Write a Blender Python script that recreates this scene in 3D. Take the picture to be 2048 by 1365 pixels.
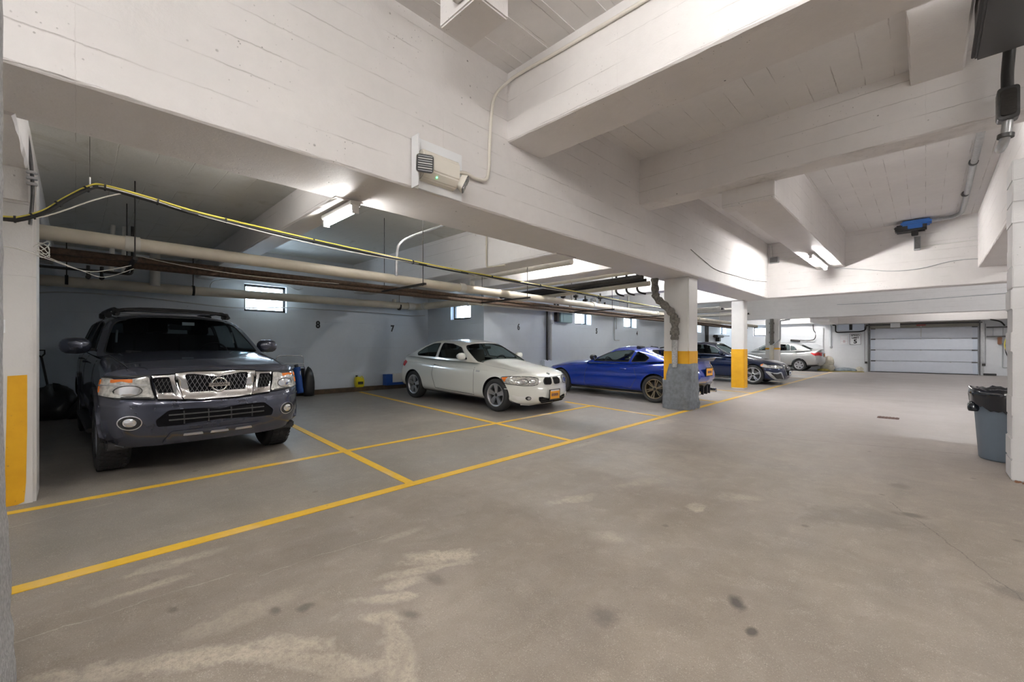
import bpy, bmesh, math, random
from mathutils import Vector, Matrix, geometry
for o in list(bpy.data.objects): bpy.data.objects.remove(o)
SC = bpy.context.scene
COL = SC.collection
R = math.radians
random.seed(7)
# ---------------------------------------------------------------- camera
cam_d = bpy.data.cameras.new('camera'); cam = bpy.data.objects.new('camera', cam_d); COL.objects.link(cam)
cam_d.sensor_width = 36.0; cam_d.sensor_fit = 'HORIZONTAL'
cam_d.lens = 36.0 * 850 / 2048
cam_d.shift_y = 12.5 / 2048
cam_d.clip_start = 0.05; cam_d.clip_end = 200
cam.location = (0, 0, 1.25)
cam.rotation_euler = (R(90), 0, math.atan2(0.6975, 0.7166))
SC.camera = cam
# ---------------------------------------------------------------- daylight, exposure
W = bpy.data.worlds.new('sky'); SC.world = W; W.use_nodes = True
bg = W.node_tree.nodes['Background']
bg.inputs[0].default_value = (0.72, 0.86, 1.0, 1); bg.inputs[1].default_value = 40.0
SC.view_settings.view_transform = 'Standard'; SC.view_settings.look = 'None'
SC.view_settings.gamma = 1; SC.view_settings.use_curve_mapping = False
SC.view_settings.exposure = 0.0
LAMP = 300.0            # radiance of the fluorescent tubes

# ---------------------------------------------------------------- helpers
def link(o, parent=None):
    COL.objects.link(o)
    if parent is not None: o.parent = parent
    return o
def tag(o, label=None, cat=None, group=None, kind=None):
    if label: o['label'] = label
    if cat: o['category'] = cat
    if group: o['group'] = group
    if kind: o['kind'] = kind
    return o
def thing(name, label, cat, loc=(0, 0, 0), rot=(0, 0, 0), group=None):
    o = bpy.data.objects.new(name, None); COL.objects.link(o)
    o.empty_display_size = .1; o.location = loc; o.rotation_euler = rot
    return tag(o, label, cat, group)
class MB:
    def __init__(s): s.v = []; s.f = []; s.m = []; s.sm = []
    def add(s, vs, fs, mi=0, smooth=False):
        n = len(s.v); s.v += [tuple(v) for v in vs]
        s.f += [tuple(i + n for i in f) for f in fs]; s.m += [mi] * len(fs); s.sm += [smooth] * len(fs)
    def box(s, a, b, mi=0, M=None):
        x0, y0, z0 = a; x1, y1, z1 = b
        vs = [Vector(p) for p in ((x0,y0,z0),(x1,y0,z0),(x1,y1,z0),(x0,y1,z0),(x0,y0,z1),(x1,y0,z1),(x1,y1,z1),(x0,y1,z1))]
        if M: vs = [M @ v for v in vs]
        s.add(vs, [(0,3,2,1),(4,5,6,7),(0,1,5,4),(1,2,6,5),(2,3,7,6),(3,0,4,7)], mi)
    def tube(s, pts, r, n=8, mi=0, caps=True, rs=None, smooth=True):
        P = [Vector(p) for p in pts]; rings = []
        t0 = (P[1] - P[0]).normalized()
        up = Vector((0, 0, 1)) if abs(t0.z) < .9 else Vector((1, 0, 0))
        a = t0.cross(up).normalized()
        for i, p in enumerate(P):
            if i == 0: t = (P[1] - P[0])
            elif i == len(P) - 1: t = (P[-1] - P[-2])
            else: t = (P[i + 1] - P[i]).normalized() + (P[i] - P[i - 1]).normalized()
            t = t.normalized()
            a = (a - t * a.dot(t)).normalized(); b = t.cross(a)
            rr = rs[i] if rs else r
            rings.append([p + (a * math.cos(2 * math.pi * k / n) + b * math.sin(2 * math.pi * k / n)) * rr for k in range(n)])
        vs = [v for g in rings for v in g]; fs = []
        for i in range(len(P) - 1):
            for k in range(n):
                k2 = (k + 1) % n; fs.append((i*n+k, i*n+k2, (i+1)*n+k2, (i+1)*n+k))
        s.add(vs, fs, mi, smooth)
        if caps:
            s.add(rings[0], [tuple(range(n))[::-1]], mi); s.add(rings[-1], [tuple(range(n))], mi)
    def lathe(s, prof, n=24, mi=0, M=None, smooth=True, close=False):
        vs = []; fs = []
        for (r, z) in prof:
            for k in range(n):
                a = 2 * math.pi * k / n; v = Vector((r * math.cos(a), r * math.sin(a), z)); vs.append(M @ v if M else v)
        m = len(prof)
        for i in range(m - 1 if not close else m):
            j = (i + 1) % m
            for k in range(n):
                k2 = (k + 1) % n; fs.append((i*n+k, i*n+k2, j*n+k2, j*n+k))
        s.add(vs, fs, mi, smooth)
    def prism(s, poly, f0, f1, mi=0):
        """poly 2D list, f0/f1 map (u,v)->3D for the two ends"""
        n = len(poly); a = [f0(*p) for p in poly]; b = [f1(*p) for p in poly]
        s.add(a + b, [tuple(range(n))[::-1], tuple(range(n, 2*n))] + [(i, (i+1) % n, n + (i+1) % n, n + i) for i in range(n)], mi)
    def build(s, name, mats, parent=None, bevel=0, loc=None, seg=2):
        me = bpy.data.meshes.new(name); me.from_pydata([tuple(v) for v in s.v], [], s.f)
        if not isinstance(mats, (list, tuple)): mats = [mats]
        for m in mats: me.materials.append(m)
        me.polygons.foreach_set('material_index', s.m); me.polygons.foreach_set('use_smooth', s.sm)
        bm = bmesh.new(); bm.from_mesh(me)
        if bevel:
            bmesh.ops.remove_doubles(bm, verts=bm.verts, dist=1e-5)
            bmesh.ops.bevel(bm, geom=[e for e in bm.edges if e.is_manifold and e.calc_face_angle(0) > .5], offset=bevel, segments=seg, affect='EDGES', clamp_overlap=True)
        bmesh.ops.recalc_face_normals(bm, faces=bm.faces)
        bm.to_mesh(me); bm.free(); me.update()
        o = bpy.data.objects.new(name, me); link(o, parent)
        if loc: o.location = loc
        return o
def boxo(name, a, b, mat, parent=None, bevel=0):
    m = MB(); m.box(a, b); return m.build(name, mat, parent, bevel)
def tubeo(name, pts, r, mat, parent=None, n=10):
    m = MB(); m.tube(pts, r, n); return m.build(name, mat, parent)
def smooth(pts, k=6):
    P = [Vector(p) for p in pts]; P = [P[0]] + P + [P[-1]]; out = []
    for i in range(1, len(P) - 2):
        for j in range(k):
            t = j / k; a, b, c, d = P[i-1], P[i], P[i+1], P[i+2]
            out.append(.5 * ((2*b) + (c - a)*t + (2*a - 5*b + 4*c - d)*t*t + (3*b - a - 3*c + d)*t**3))
    out.append(P[-2]); return out
def rounded(pts, r, k=5):
    P = [Vector(p) for p in pts]; out = [P[0]]
    for i in range(1, len(P) - 1):
        a = (P[i-1] - P[i]); b = (P[i+1] - P[i]); d = min(r, a.length * .45, b.length * .45)
        p0 = P[i] + a.normalized() * d; p1 = P[i] + b.normalized() * d
        for j in range(k + 1):
            t = j / k; out.append(p0 * (1-t)**2 + P[i] * 2*t*(1-t) + p1 * t*t)
    out.append(P[-1]); return out
def textmesh(txt, size, ext=.002, bold=0.0, squeeze=1.0):
    c = bpy.data.curves.new('lettering', 'FONT'); c.body = txt; c.size = size; c.extrude = ext; c.offset = bold
    c.align_x = 'CENTER'; c.align_y = 'CENTER'; c.resolution_u = 3
    o = bpy.data.objects.new('lettering', c); COL.objects.link(o); dg = bpy.context.evaluated_depsgraph_get()
    me = bpy.data.meshes.new_from_object(o.evaluated_get(dg)); bpy.data.objects.remove(o); bpy.data.curves.remove(c)
    me.transform(Matrix.Diagonal((squeeze, 1, 1, 1))); me.name = 'lettering'
    return me
def texto(name, txt, size, mat, M, parent=None, ext=.002, bold=0.0, squeeze=1.0):
    me = textmesh(txt, size, ext, bold, squeeze); me.transform(M); me.materials.clear(); me.materials.append(mat)
    o = bpy.data.objects.new(name, me); link(o, parent); return o
def face_m(origin, right, up):
    """matrix taking text plane (x right, y up, z normal) to the world"""
    r = Vector(right).normalized(); u = Vector(up).normalized(); n = r.cross(u)
    m = Matrix((r, u, n)).transposed().to_4x4(); m.translation = Vector(origin); return m
def copy_tree(o, parent=None):
    c = o.copy(); COL.objects.link(c)
    if parent is not None: c.parent = parent
    for ch in list(o.children): copy_tree(ch, c)
    return c

# ---------------------------------------------------------------- materials
MT = {}
def nt(name):
    m = bpy.data.materials.new(name); m.use_nodes = True; t = m.node_tree
    return m, t, t.nodes['Principled BSDF']
def mat(name, col, rough=.5, metal=0.0, noise=0.0, nscale=8.0, bump=0.0, coat=0.0, emit=None, spec=None):
    m, t, b = nt(name); N = t.nodes; L = t.links
    b.inputs['Base Color'].default_value = (*col, 1); b.inputs['Roughness'].default_value = rough; b.inputs['Metallic'].default_value = metal
    if spec is not None: b.inputs['Specular IOR Level'].default_value = spec
    if coat: b.inputs['Coat Weight'].default_value = coat; b.inputs['Coat Roughness'].default_value = .04
    if emit: b.inputs['Emission Color'].default_value = (*emit[0], 1); b.inputs['Emission Strength'].default_value = emit[1]
    tc = N.new('ShaderNodeTexCoord'); nz = N.new('ShaderNodeTexNoise'); nz.inputs['Scale'].default_value = nscale; nz.inputs['Detail'].default_value = 5
    L.new(tc.outputs['Object'], nz.inputs['Vector'])
    mx = N.new('ShaderNodeMix'); mx.data_type = 'RGBA'; mx.blend_type = 'MULTIPLY'; mx.inputs['Factor'].default_value = 1
    mr = N.new('ShaderNodeMapRange'); mr.inputs[1].default_value = .3; mr.inputs[2].default_value = .7
    mr.inputs[3].default_value = 1 - noise; mr.inputs[4].default_value = 1.0
    L.new(nz.outputs['Fac'], mr.inputs[0]); mx.inputs['A'].default_value = (*col, 1); L.new(mr.outputs[0], mx.inputs['B']); L.new(mx.outputs['Result'], b.inputs['Base Color'])
    if bump:
        bp = N.new('ShaderNodeBump'); bp.inputs['Strength'].default_value = bump; bp.inputs['Distance'].default_value = .01
        L.new(nz.outputs['Fac'], bp.inputs['Height']); L.new(bp.outputs['Normal'], b.inputs['Normal'])
    MT[name] = m; return m
class G:
    """tiny node-graph helper"""
    def __init__(s, t): s.t = t
    def n(s, kind, **k):
        o = s.t.nodes.new(kind)
        for a, v in k.items(): setattr(o, a, v)
        return o
    def m(s, op, a, b=None, c=None, clamp=False):
        o = s.n('ShaderNodeMath', operation=op); o.use_clamp = clamp
        for i, x in enumerate((a, b, c)):
            if x is None: continue
            if isinstance(x, (int, float)): o.inputs[i].default_value = x
            else: s.t.links.new(x, o.inputs[i])
        return o.outputs[0]
    def noise(s, vec, scale, detail=4, rough=.5, dist=0.0):
        o = s.n('ShaderNodeTexNoise'); o.inputs['Scale'].default_value = scale; o.inputs['Detail'].default_value = detail
        o.inputs['Roughness'].default_value = rough; o.inputs['Distortion'].default_value = dist
        s.t.links.new(vec, o.inputs['Vector']); return o.outputs['Fac']
    def rng(s, x, a, b, c=0.0, d=1.0):
        o = s.n('ShaderNodeMapRange'); s.t.links.new(x, o.inputs[0])
        for i, v in enumerate((a, b, c, d)): o.inputs[i + 1].default_value = v
        return o.outputs[0]
    def mix(s, f, a, b, bt='MIX'):
        o = s.n('ShaderNodeMix', data_type='RGBA', blend_type=bt)
        for k, x in (('Factor', f), ('A', a), ('B', b)):
            if isinstance(x, (int, float)): o.inputs[k].default_value = x
            elif isinstance(x, tuple): o.inputs[k].default_value = (*x, 1)
            else: s.t.links.new(x, o.inputs[k])
        return o.outputs['Result']
def concrete(name, col, ax1, sp1, ax2=None, sp2=1.0, lines=.5, pits=.5, stain=0.0, bump=.5):
    """painted board-marked concrete; ax1 = axis across the board lines"""
    m, t, b = nt(name); g = G(t); L = t.links
    pos = g.n('ShaderNodeNewGeometry').outputs['Position']
    sep = g.n('ShaderNodeSeparateXYZ'); L.new(pos, sep.inputs[0])
    n1 = g.noise(pos, 1.3, 5, .6); n2 = g.noise(pos, 9, 5, .6); n3 = g.noise(pos, 55, 3, .6)
    def line(ax, sp, w):
        c = g.m('ADD', sep.outputs[ax], g.m('MULTIPLY', g.m('SUBTRACT', n2, .5), .02))
        f = g.m('FRACT', g.m('DIVIDE', c, sp)); d = g.m('ABSOLUTE', g.m('SUBTRACT', f, .5))
        return g.rng(d, .5 - w / sp, .5, 0, 1)
    ln = line(ax1, sp1, .006)
    if ax2 is not None: ln = g.m('MAXIMUM', ln, g.m('MULTIPLY', line(ax2, sp2, .004), .35))
    brk = g.rng(g.noise(pos, 1.9, 3, .5), .42, .62); ln = g.m('MULTIPLY', ln, brk)
    vo = g.n('ShaderNodeTexVoronoi'); vo.inputs['Scale'].default_value = 9; L.new(pos, vo.inputs['Vector'])
    pit = g.m('MULTIPLY', g.rng(vo.outputs['Distance'], .05, .10, 1, 0), g.rng(g.noise(pos, 3.1, 3), .55, .66))
    vo2 = g.n('ShaderNodeTexVoronoi'); vo2.inputs['Scale'].default_value = 24; L.new(pos, vo2.inputs['Vector'])
    pit2 = g.m('MULTIPLY', g.rng(vo2.outputs['Distance'], .06, .14, 1, 0), g.m('MULTIPLY', brk, g.rng(n1, .5, .64)))
    pp = g.m('MAXIMUM', pit, pit2)
    c = g.mix(g.rng(n1, .3, .7, 0, 1), tuple(x * .93 for x in col), col)
    c = g.mix(g.rng(n2, .35, .7, 0, .25), c, tuple(x * .86 for x in col))
    if stain:
        st = g.m('MULTIPLY', g.rng(g.noise(pos, 1.1, 6, .7, 1.5), .56, .72), stain)
        c = g.mix(st, c, (.30, .27, .15))
    c = g.mix(g.m('MULTIPLY', ln, lines), c, (.22, .18, .15))
    c = g.mix(g.m('MULTIPLY', pp, pits), c, (.07, .055, .045))
    L.new(c, b.inputs['Base Color']); b.inputs['Roughness'].default_value = .55
    hgt = g.m('ADD', g.m('MULTIPLY', n2, .5), g.m('MULTIPLY', n3, .16))
    hgt = g.m('SUBTRACT', hgt, g.m('ADD', g.m('MULTIPLY', ln, .6), g.m('MULTIPLY', pp, .8)))
    bp = g.n('ShaderNodeBump'); bp.inputs['Strength'].default_value = bump; bp.inputs['Distance'].default_value = .012
    L.new(hgt, bp.inputs['Height']); L.new(bp.outputs['Normal'], b.inputs['Normal'])
    MT[name] = m; return m
WHT = (.84, .81, .795)
concrete('beam_y', WHT, 2, .205, 1, 2.4, lines=.35, pits=.8)                      # long beams: level board lines
concrete('beam_x', WHT, 2, .205, 0, 1.9, lines=.35, pits=.8)
concrete('soffit_paint', WHT, 0, .25, 1, 1.2)
concrete('slab_right', (.88, .86, .85), 0, .24, 1, 1.2, lines=.6)
concrete('slab_left', (.70, .70, .66), 1, .26, 0, 1.3, lines=.45, stain=.45)
concrete('wall_paint', (.64, .69, .75), 2, .62, 1, 1.22, lines=.28, pits=.3, bump=.3)
concrete('wall_far', (.78, .79, .81), 2, .62, 0, 1.22, lines=.25, pits=.25, bump=.3)
concrete('column_paint', (.72, .70, .68), 2, .9, lines=.15, pits=.5)
concrete('block_paint', (.74, .73, .73), 2, 9.0, lines=0, pits=.8, bump=.7)
# column yellow
def yellowmat():
    m, t, b = nt('column_yellow'); g = G(t); L = t.links
    pos = g.n('ShaderNodeNewGeometry').outputs['Position']
    n = g.noise(pos, 5, 5, .6); n2 = g.noise(pos, 30, 4, .7)
    c = g.mix(g.rng(n, .3, .7), (.66, .33, .008), (.76, .40, .014))
    c = g.mix(g.rng(n2, .66, .72), c, (.30, .18, .06))
    L.new(c, b.inputs['Base Color']); b.inputs['Roughness'].default_value = .45; MT['column_yellow'] = m
yellowmat()
def floormat():
    m, t, b = nt('floor_asphalt'); g = G(t); L = t.links
    pos = g.n('ShaderNodeNewGeometry').outputs['Position']
    sep = g.n('ShaderNodeSeparateXYZ'); L.new(pos, sep.inputs[0]); X, Y = sep.outputs[0], sep.outputs[1]
    n0 = g.noise(pos, .35, 3, .5); n1 = g.noise(pos, 1.4, 6, .65); n2 = g.noise(pos, 7, 6, .7); n3 = g.noise(pos, 90, 3, .7); nw = g.noise(pos, 3.6, 5, .62, .8)
    ny = g.n('ShaderNodeMapping'); ny.inputs['Scale'].default_value = (3.2, .45, 1); L.new(pos, ny.inputs[0])
    ns = g.noise(ny.outputs[0], 1.0, 5, .6)
    c = g.mix(g.rng(n1, .32, .68), (.20, .165, .130), (.32, .272, .225))
    c = g.mix(g.rng(ns, .4, .7, 0, .4), c, (.32, .28, .255)); c = g.mix(g.rng(nw, .38, .64, .32, 0), c, (.15, .125, .10)); c = g.mix(g.rng(n2, .55, .75, 0, .5), c, (.36, .31, .26))
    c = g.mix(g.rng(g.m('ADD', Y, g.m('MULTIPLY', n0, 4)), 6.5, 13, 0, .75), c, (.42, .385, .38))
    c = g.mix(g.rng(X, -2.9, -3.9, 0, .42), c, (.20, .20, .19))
    vs = g.n('ShaderNodeTexVoronoi'); vs.inputs['Scale'].default_value = 120; L.new(pos, vs.inputs['Vector'])
    c = g.mix(g.m('MULTIPLY', g.rng(vs.outputs['Distance'], .12, .30, 1, 0), g.rng(n2, .4, .65, .05, .6)), c, (.62, .55, .46))
    c = g.mix(g.rng(n3, .58, .74, 0, .6), c, (.11, .085, .065)); c = g.mix(g.rng(g.noise(pos, 170, 2, .6), .60, .72, 0, .5), c, (.56, .49, .40))
    def ell(cx, cy, rx, ry, ang, soft=.5, dist=.55):
        ca, sa = math.cos(ang), math.sin(ang)
        dx = g.m('SUBTRACT', X, cx); dy = g.m('SUBTRACT', Y, cy)
        u = g.m('DIVIDE', g.m('ADD', g.m('MULTIPLY', dx, ca), g.m('MULTIPLY', dy, sa)), rx)
        v = g.m('DIVIDE', g.m('SUBTRACT', g.m('MULTIPLY', dy, ca), g.m('MULTIPLY', dx, sa)), ry)
        d = g.m('SQRT', g.m('ADD', g.m('MULTIPLY', u, u), g.m('MULTIPLY', v, v)))
        d = g.m('ADD', d, g.m('MULTIPLY', g.m('SUBTRACT', g.m('ADD', g.m('ADD', g.m('MULTIPLY', n2, .55), g.m('MULTIPLY', nw, .8)), g.m('MULTIPLY', n1, .35)), .85), dist * 7))
        return g.rng(d, 1.0, 1.0 - soft, 0, 1)
    worn = None
    for e in WORN:
        k = g.m('MULTIPLY', ell(*e[:5]), e[5]); worn = k if worn is None else g.m('MAXIMUM', worn, k)
    grain = g.m('MULTIPLY', g.rng(g.noise(pos, 42, 6, .9), .40, .54, .3, 1), g.rng(n2, .30, .46, .5, 1))
    worn = g.m('MULTIPLY', worn, grain)
    c = g.mix(g.m('MULTIPLY', worn, g.rng(nw, .36, .58, .40, .85)), c, (.62, .54, .43))
    dk = None
    for e in DARK:
        k = g.m('MULTIPLY', ell(e[0], e[1], e[2], e[3], e[4], .6, .25), e[5]); dk = k if dk is None else g.m('MAXIMUM', dk, k)
    c = g.mix(dk, c, (.045, .038, .034))
    vd = g.n('ShaderNodeTexVoronoi'); vd.inputs['Scale'].default_value = 2.6; L.new(pos, vd.inputs['Vector'])
    c = g.mix(g.m('MULTIPLY', g.rng(g.m('ADD', vd.outputs['Distance'], g.m('MULTIPLY', n2, .1)), .09, .13, .5, 0), g.rng(n1, .45, .55)), c, (.08, .07, .06))
    # pale hairline crack parallel to the bay line, dark joint across the aisle
    w = g.m('MULTIPLY', g.m('SUBTRACT', n1, .5), .22)
    def seg(p, q, wd, lo, hi):
        dx, dy = q[0] - p[0], q[1] - p[1]; l = math.hypot(dx, dy); dx /= l; dy /= l
        ax = g.m('SUBTRACT', X, p[0]); ay = g.m('SUBTRACT', Y, p[1])
        s_ = g.m('ADD', g.m('MULTIPLY', ax, dx), g.m('MULTIPLY', ay, dy))
        d = g.m('ABSOLUTE', g.m('ADD', g.m('SUBTRACT', g.m('MULTIPLY', ay, dx), g.m('MULTIPLY', ax, dy)), w))
        on = g.m('MULTIPLY', g.m('GREATER_THAN', s_, 0), g.m('LESS_THAN', s_, l))
        return g.m('MULTIPLY', g.m('MULTIPLY', g.rng(d, wd, 0, 0, 1), on), g.rng(n2, .35, .55, .3, 1))
    for p, q, wd in CRACKS: c = g.mix(g.m('MULTIPLY', seg(p, q, wd, 0, 1), .75), c, (.50, .46, .38))
    for p, q, wd in JOINTS: c = g.mix(g.m('MULTIPLY', seg(p, q, wd, 0, 1), .8), c, (.07, .055, .05))
    L.new(c, b.inputs['Base Color'])
    L.new(g.rng(n1, .3, .7, .42, .62), b.inputs['Roughness']); b.inputs['Specular IOR Level'].default_value = .45
    bp = g.n('ShaderNodeBump'); bp.inputs['Strength'].default_value = .45; bp.inputs['Distance'].default_value = .004
    L.new(g.m('ADD', n3, g.m('ADD', g.m('MULTIPLY', n2, .8), g.m('MULTIPLY', worn, -.8))), bp.inputs['Height']); L.new(bp.outputs['Normal'], b.inputs['Normal'])
    MT['floor_asphalt'] = m
# worn pale patches, oily spots, cracks (world metres)
WORN = [(-2.02,1.36,.30,.05,1.15,.8),(-1.90,1.12,.22,.06,.95,.85),(-1.66,.98,.16,.05,-.2,.8),(-1.42,.86,.14,.06,.2,.7),(-1.55,.80,.16,.05,1.2,.6),(-2.04,.42,.34,.07,.85,.85),(-1.80,.62,.2,.05,.5,.7),(-2.35,-.05,.15,.07,.8,.7),(-2.07,1.52,.24,.10,1.0,1.0),(-1.98,1.2,.17,.07,1.3,.8),(-1.80,1.0,.20,.06,.8,.75),(-1.50,.90,.2,.07,-.3,.75),
        (-2.26,.08,.18,.09,.9,.7),(-2.15,.25,.17,.08,.7,.8),(-1.93,.62,.22,.06,.7,.7),(-1.66,.72,.22,.06,.6,.7),(-2.90,.25,.05,.22,0,.6),(-3.12,.36,.06,.3,0,.6),
        (-2.08,2.84,.22,.09,1.2,.55),(-1.27,3.36,.07,.13,.4,.75),(-1.48,2.46,.14,.1,.3,.4),(-1.1,3.86,.2,.1,.7,.4),(-2.3,.55,.10,.3,0,.45),
        (-3.15,4.5,.06,.5,0,.35),(-3.12,6.9,.1,.4,0,.55),(-5.2,1.3,.25,.4,.3,.35),(-1.9,3.6,.1,.35,-.4,.35),(-2.5,1.5,.05,.2,0,.35)]
DARK = [(-.657,2.251,.05,.07,.5,.85),(-.548,2.077,.028,.045,0,.8),(-2.212,.661,.05,.03,0,.55),(-2.138,.77,.04,.05,.4,.55),(-1.727,1.091,.09,.05,.5,.5),
        (-1.078,1.733,.1,.1,.4,.45),(-2.57,.323,.05,.03,0,.45),(-.07,4.332,.12,.09,.3,.6),(-.182,5.157,.1,.14,0,.35),(.3,3.3,.12,.1,0,.35),(-1.9,1.35,.1,.05,0,.35),(-.35,4.0,.5,.25,.6,.25)]
CRACKS = [((-2.76,-.2),(-2.74,.62),.004),((-2.62,.7),(-2.55,1.5),.003),((-4.45,-.35),(-4.6,.2),.006)]
JOINTS = [((-3.1,7.15),(-1.35,6.85),.012),((-1.35,6.85),(.7,7.35),.01),((-2.9,13.2),(1.5,13.6),.012),((-.2,4.6),(.45,3.0),.006)]
floormat()
def linemat():
    m, t, b = nt('line_paint'); g = G(t); L = t.links
    pos = g.n('ShaderNodeNewGeometry').outputs['Position']
    n = g.noise(pos, 1.1, 3, .5); n2 = g.noise(pos, 14, 6, .75); n3 = g.noise(pos, 70, 3, .7)
    sep = g.n('ShaderNodeSeparateXYZ'); L.new(pos, sep.inputs[0])
    c = g.mix(g.rng(n2, .3, .7), (.68, .40, .022), (.78, .48, .045))
    c = g.mix(g.rng(n, .56, .68, 0, .75), c, (.66, .56, .43))
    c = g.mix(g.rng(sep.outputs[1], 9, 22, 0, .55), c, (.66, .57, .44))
    c = g.mix(g.rng(g.m('ADD', n2, g.m('MULTIPLY', n3, .35)), .82, .90, 0, .9), c, (.24, .20, .17))
    L.new(c, b.inputs['Base Color']); b.inputs['Roughness'].default_value = .6; MT['line_paint'] = m
linemat()
for nm_, k_ in (('tube_light', 1.0), ('unseen_tube_cool', 1.0), ('tube_light_soft', .42), ('unseen_tube_dim', .26), ('unseen_tube_mid', .58), ('unseen_tube_strong', 1.45)): mat(nm_, (1, 1, 1), emit=((1.0, .975, .95) if nm_ != 'unseen_tube_cool' else (.96, .985, 1.0), LAMP*k_))
mat('white_metal', (.80, .79, .76), .4, noise=.06)
mat('black_rubber', (.02, .02, .02), .55)
mat('frame_black', (.015, .013, .012), .35)
mat('galvanised', (.55, .56, .57), .35, .7, noise=.2, nscale=20)
mat('dark_steel', (.10, .10, .10), .4, .6, noise=.3, nscale=25)
mat('pvc', (.66, .60, .49), .4, noise=.16, nscale=4)
mat('pvc_white', (.70, .68, .62), .42, noise=.18, nscale=5)
mat('rust', (.12, .075, .05), .75, .2, noise=.55, nscale=30, bump=.4)
mat('iron', (.045, .040, .036), .6, .4, noise=.4, nscale=25, bump=.3)
mat('panel_blue', (.60, .65, .74), .42, noise=.05)
mat('grey_paint', (.46, .47, .48), .5, noise=.1)
mat('lamp_cream', (.80, .76, .68), .4)

# ---------------------------------------------------------------- setting
def struct(o): o['kind'] = 'structure'; return o
SL = .02
def fz(x): return 0.0 if x > -3.35 else SL * (-3.35 - x)
m = MB()
vs = [(9, -7, 0), (9, 29, 0), (-3.35, 29, 0), (-3.35, -7, 0), (-11, 29, fz(-11)), (-11, -7, fz(-11))]
vb = [(x, y, z - .3) for x, y, z in vs]
m.add(vs + vb, [(0, 1, 2, 3), (3, 2, 4, 5), (9, 8, 7, 6), (11, 10, 8, 9), (0, 3, 9, 6), (3, 5, 11, 9), (5, 4, 10, 11), (4, 2, 8, 10), (2, 1, 7, 8), (1, 0, 6, 7)])
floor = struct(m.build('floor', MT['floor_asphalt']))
def line(p, q, w, n=1):
    d = (Vector(q) - Vector(p)).normalized(); s = Vector((-d.y, d.x)) * w / 2; m = MB()
    cs = [Vector(p) + s, Vector(p) - s, Vector(q) - s, Vector(q) + s]
    top = [(c.x, c.y, fz(c.x) + .004) for c in cs]; bot = [(c.x, c.y, fz(c.x) - .001) for c in cs]
    m.add(top + bot, [(0, 1, 2, 3), (7, 6, 5, 4), (0, 3, 7, 4), (3, 2, 6, 7), (2, 1, 5, 6), (1, 0, 4, 5)])
    return m.build('painted_line', MT['line_paint'], floor)
line((-3.352, -.75), (-3.40, 27.6), .098)
line((-4.82, -.45), (-4.97, 7.55), .075)
for p, q in [((-3.40,2.145),(-10.2,2.42)),((-3.40,4.61),(-10.1,4.95)),((-3.40,7.34),(-5.7,7.53)),((-3.40,10.25),(-7.8,10.45)),((-3.40,12.9),(-7.8,13.1)),((-3.4,17.6),(-7.8,17.8)),((-3.4,20.3),(-7.8,20.5)),((-3.4,22.9),(-7.8,23.1)),((-3.4,25.0),(-7.8,25.2))]:
    line(p, q, .085)
# walls with window openings
def wall_x(name, X, y0, y1, z1, holes, mt, th=.35):
    m = MB(); ys = sorted({y0, y1} | {h[0] for h in holes} | {h[1] for h in holes})
    for a, b in zip(ys, ys[1:]):
        hh = [h for h in holes if h[0] <= a and h[1] >= b]
        if hh: m.box((X - th, a, -.2), (X, b, hh[0][2])); m.box((X - th, a, hh[0][3]), (X, b, z1))
        else: m.box((X - th, a, -.2), (X, b, z1))
    return struct(m.build(name, mt))
def wall_y(name, Y, x0, x1, z1, holes, mt, th=.35, s=1):
    m = MB(); xs = sorted({x0, x1} | {h[0] for h in holes} | {h[1] for h in holes})
    ya, yb = (Y, Y + th) if s > 0 else (Y - th, Y)
    for a, b in zip(xs, xs[1:]):
        hh = [h for h in holes if h[0] <= a and h[1] >= b]
        if hh: m.box((a, ya, -.2), (b, yb, hh[0][2])); m.box((a, ya, hh[0][3]), (b, yb, z1))
        else: m.box((a, ya, -.2), (b, yb, z1))
    return struct(m.build(name, mt))
XF, XN, YR, YG = -10.45, -8.0, 7.2, 28.2
WF = [(2.52, 3.36, 2.03, 2.62)]
WN = [(11.1, 12.0, 1.99, 2.40), (14.15, 15.1, 1.99, 2.40), (20.8, 21.7, 1.98, 2.42), (24.45, 25.4, 1.97, 2.42)]
wall_x('wall_back', XF, -1.2, 7.55, 3.6, WF, MT['wall_paint'])
wall_y('wall_return', YR, XF, XN, 3.6, [(-9.36, -8.52, 2.0, 2.42)], MT['wall_paint'], th=.35)
wall_x('wall_stalls', XN, YR + .35, YG, 4.1, WN, MT['wall_paint'])
GX0, GX1, GZ = -2.03, 1.70, 2.2
wall_y('wall_far', YG, XN - .35, 9, 4.5, [(-7.36, -6.4, 1.93, 2.42), (GX0, GX1, -.2, GZ)], MT['wall_far'])
wall_y('wall_side', -.78, XF - .3, -5.3, 3.6, [], MT['wall_paint'], s=-1)
wall_y('wall_behind', -6.5, -6, 9, 4.5, [], MT['wall_far'], s=-1)
m = MB(); m.box((8.5, -6.8, -.2), (8.85, 28.5, 4.5)); struct(m.build('wall_right', MT['wall_far']))
m = MB(); m.box((-5.9, -6.8, -.2), (-5.55, -.8, 4.5)); struct(m.build('wall_left', MT['wall_far']))
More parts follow.
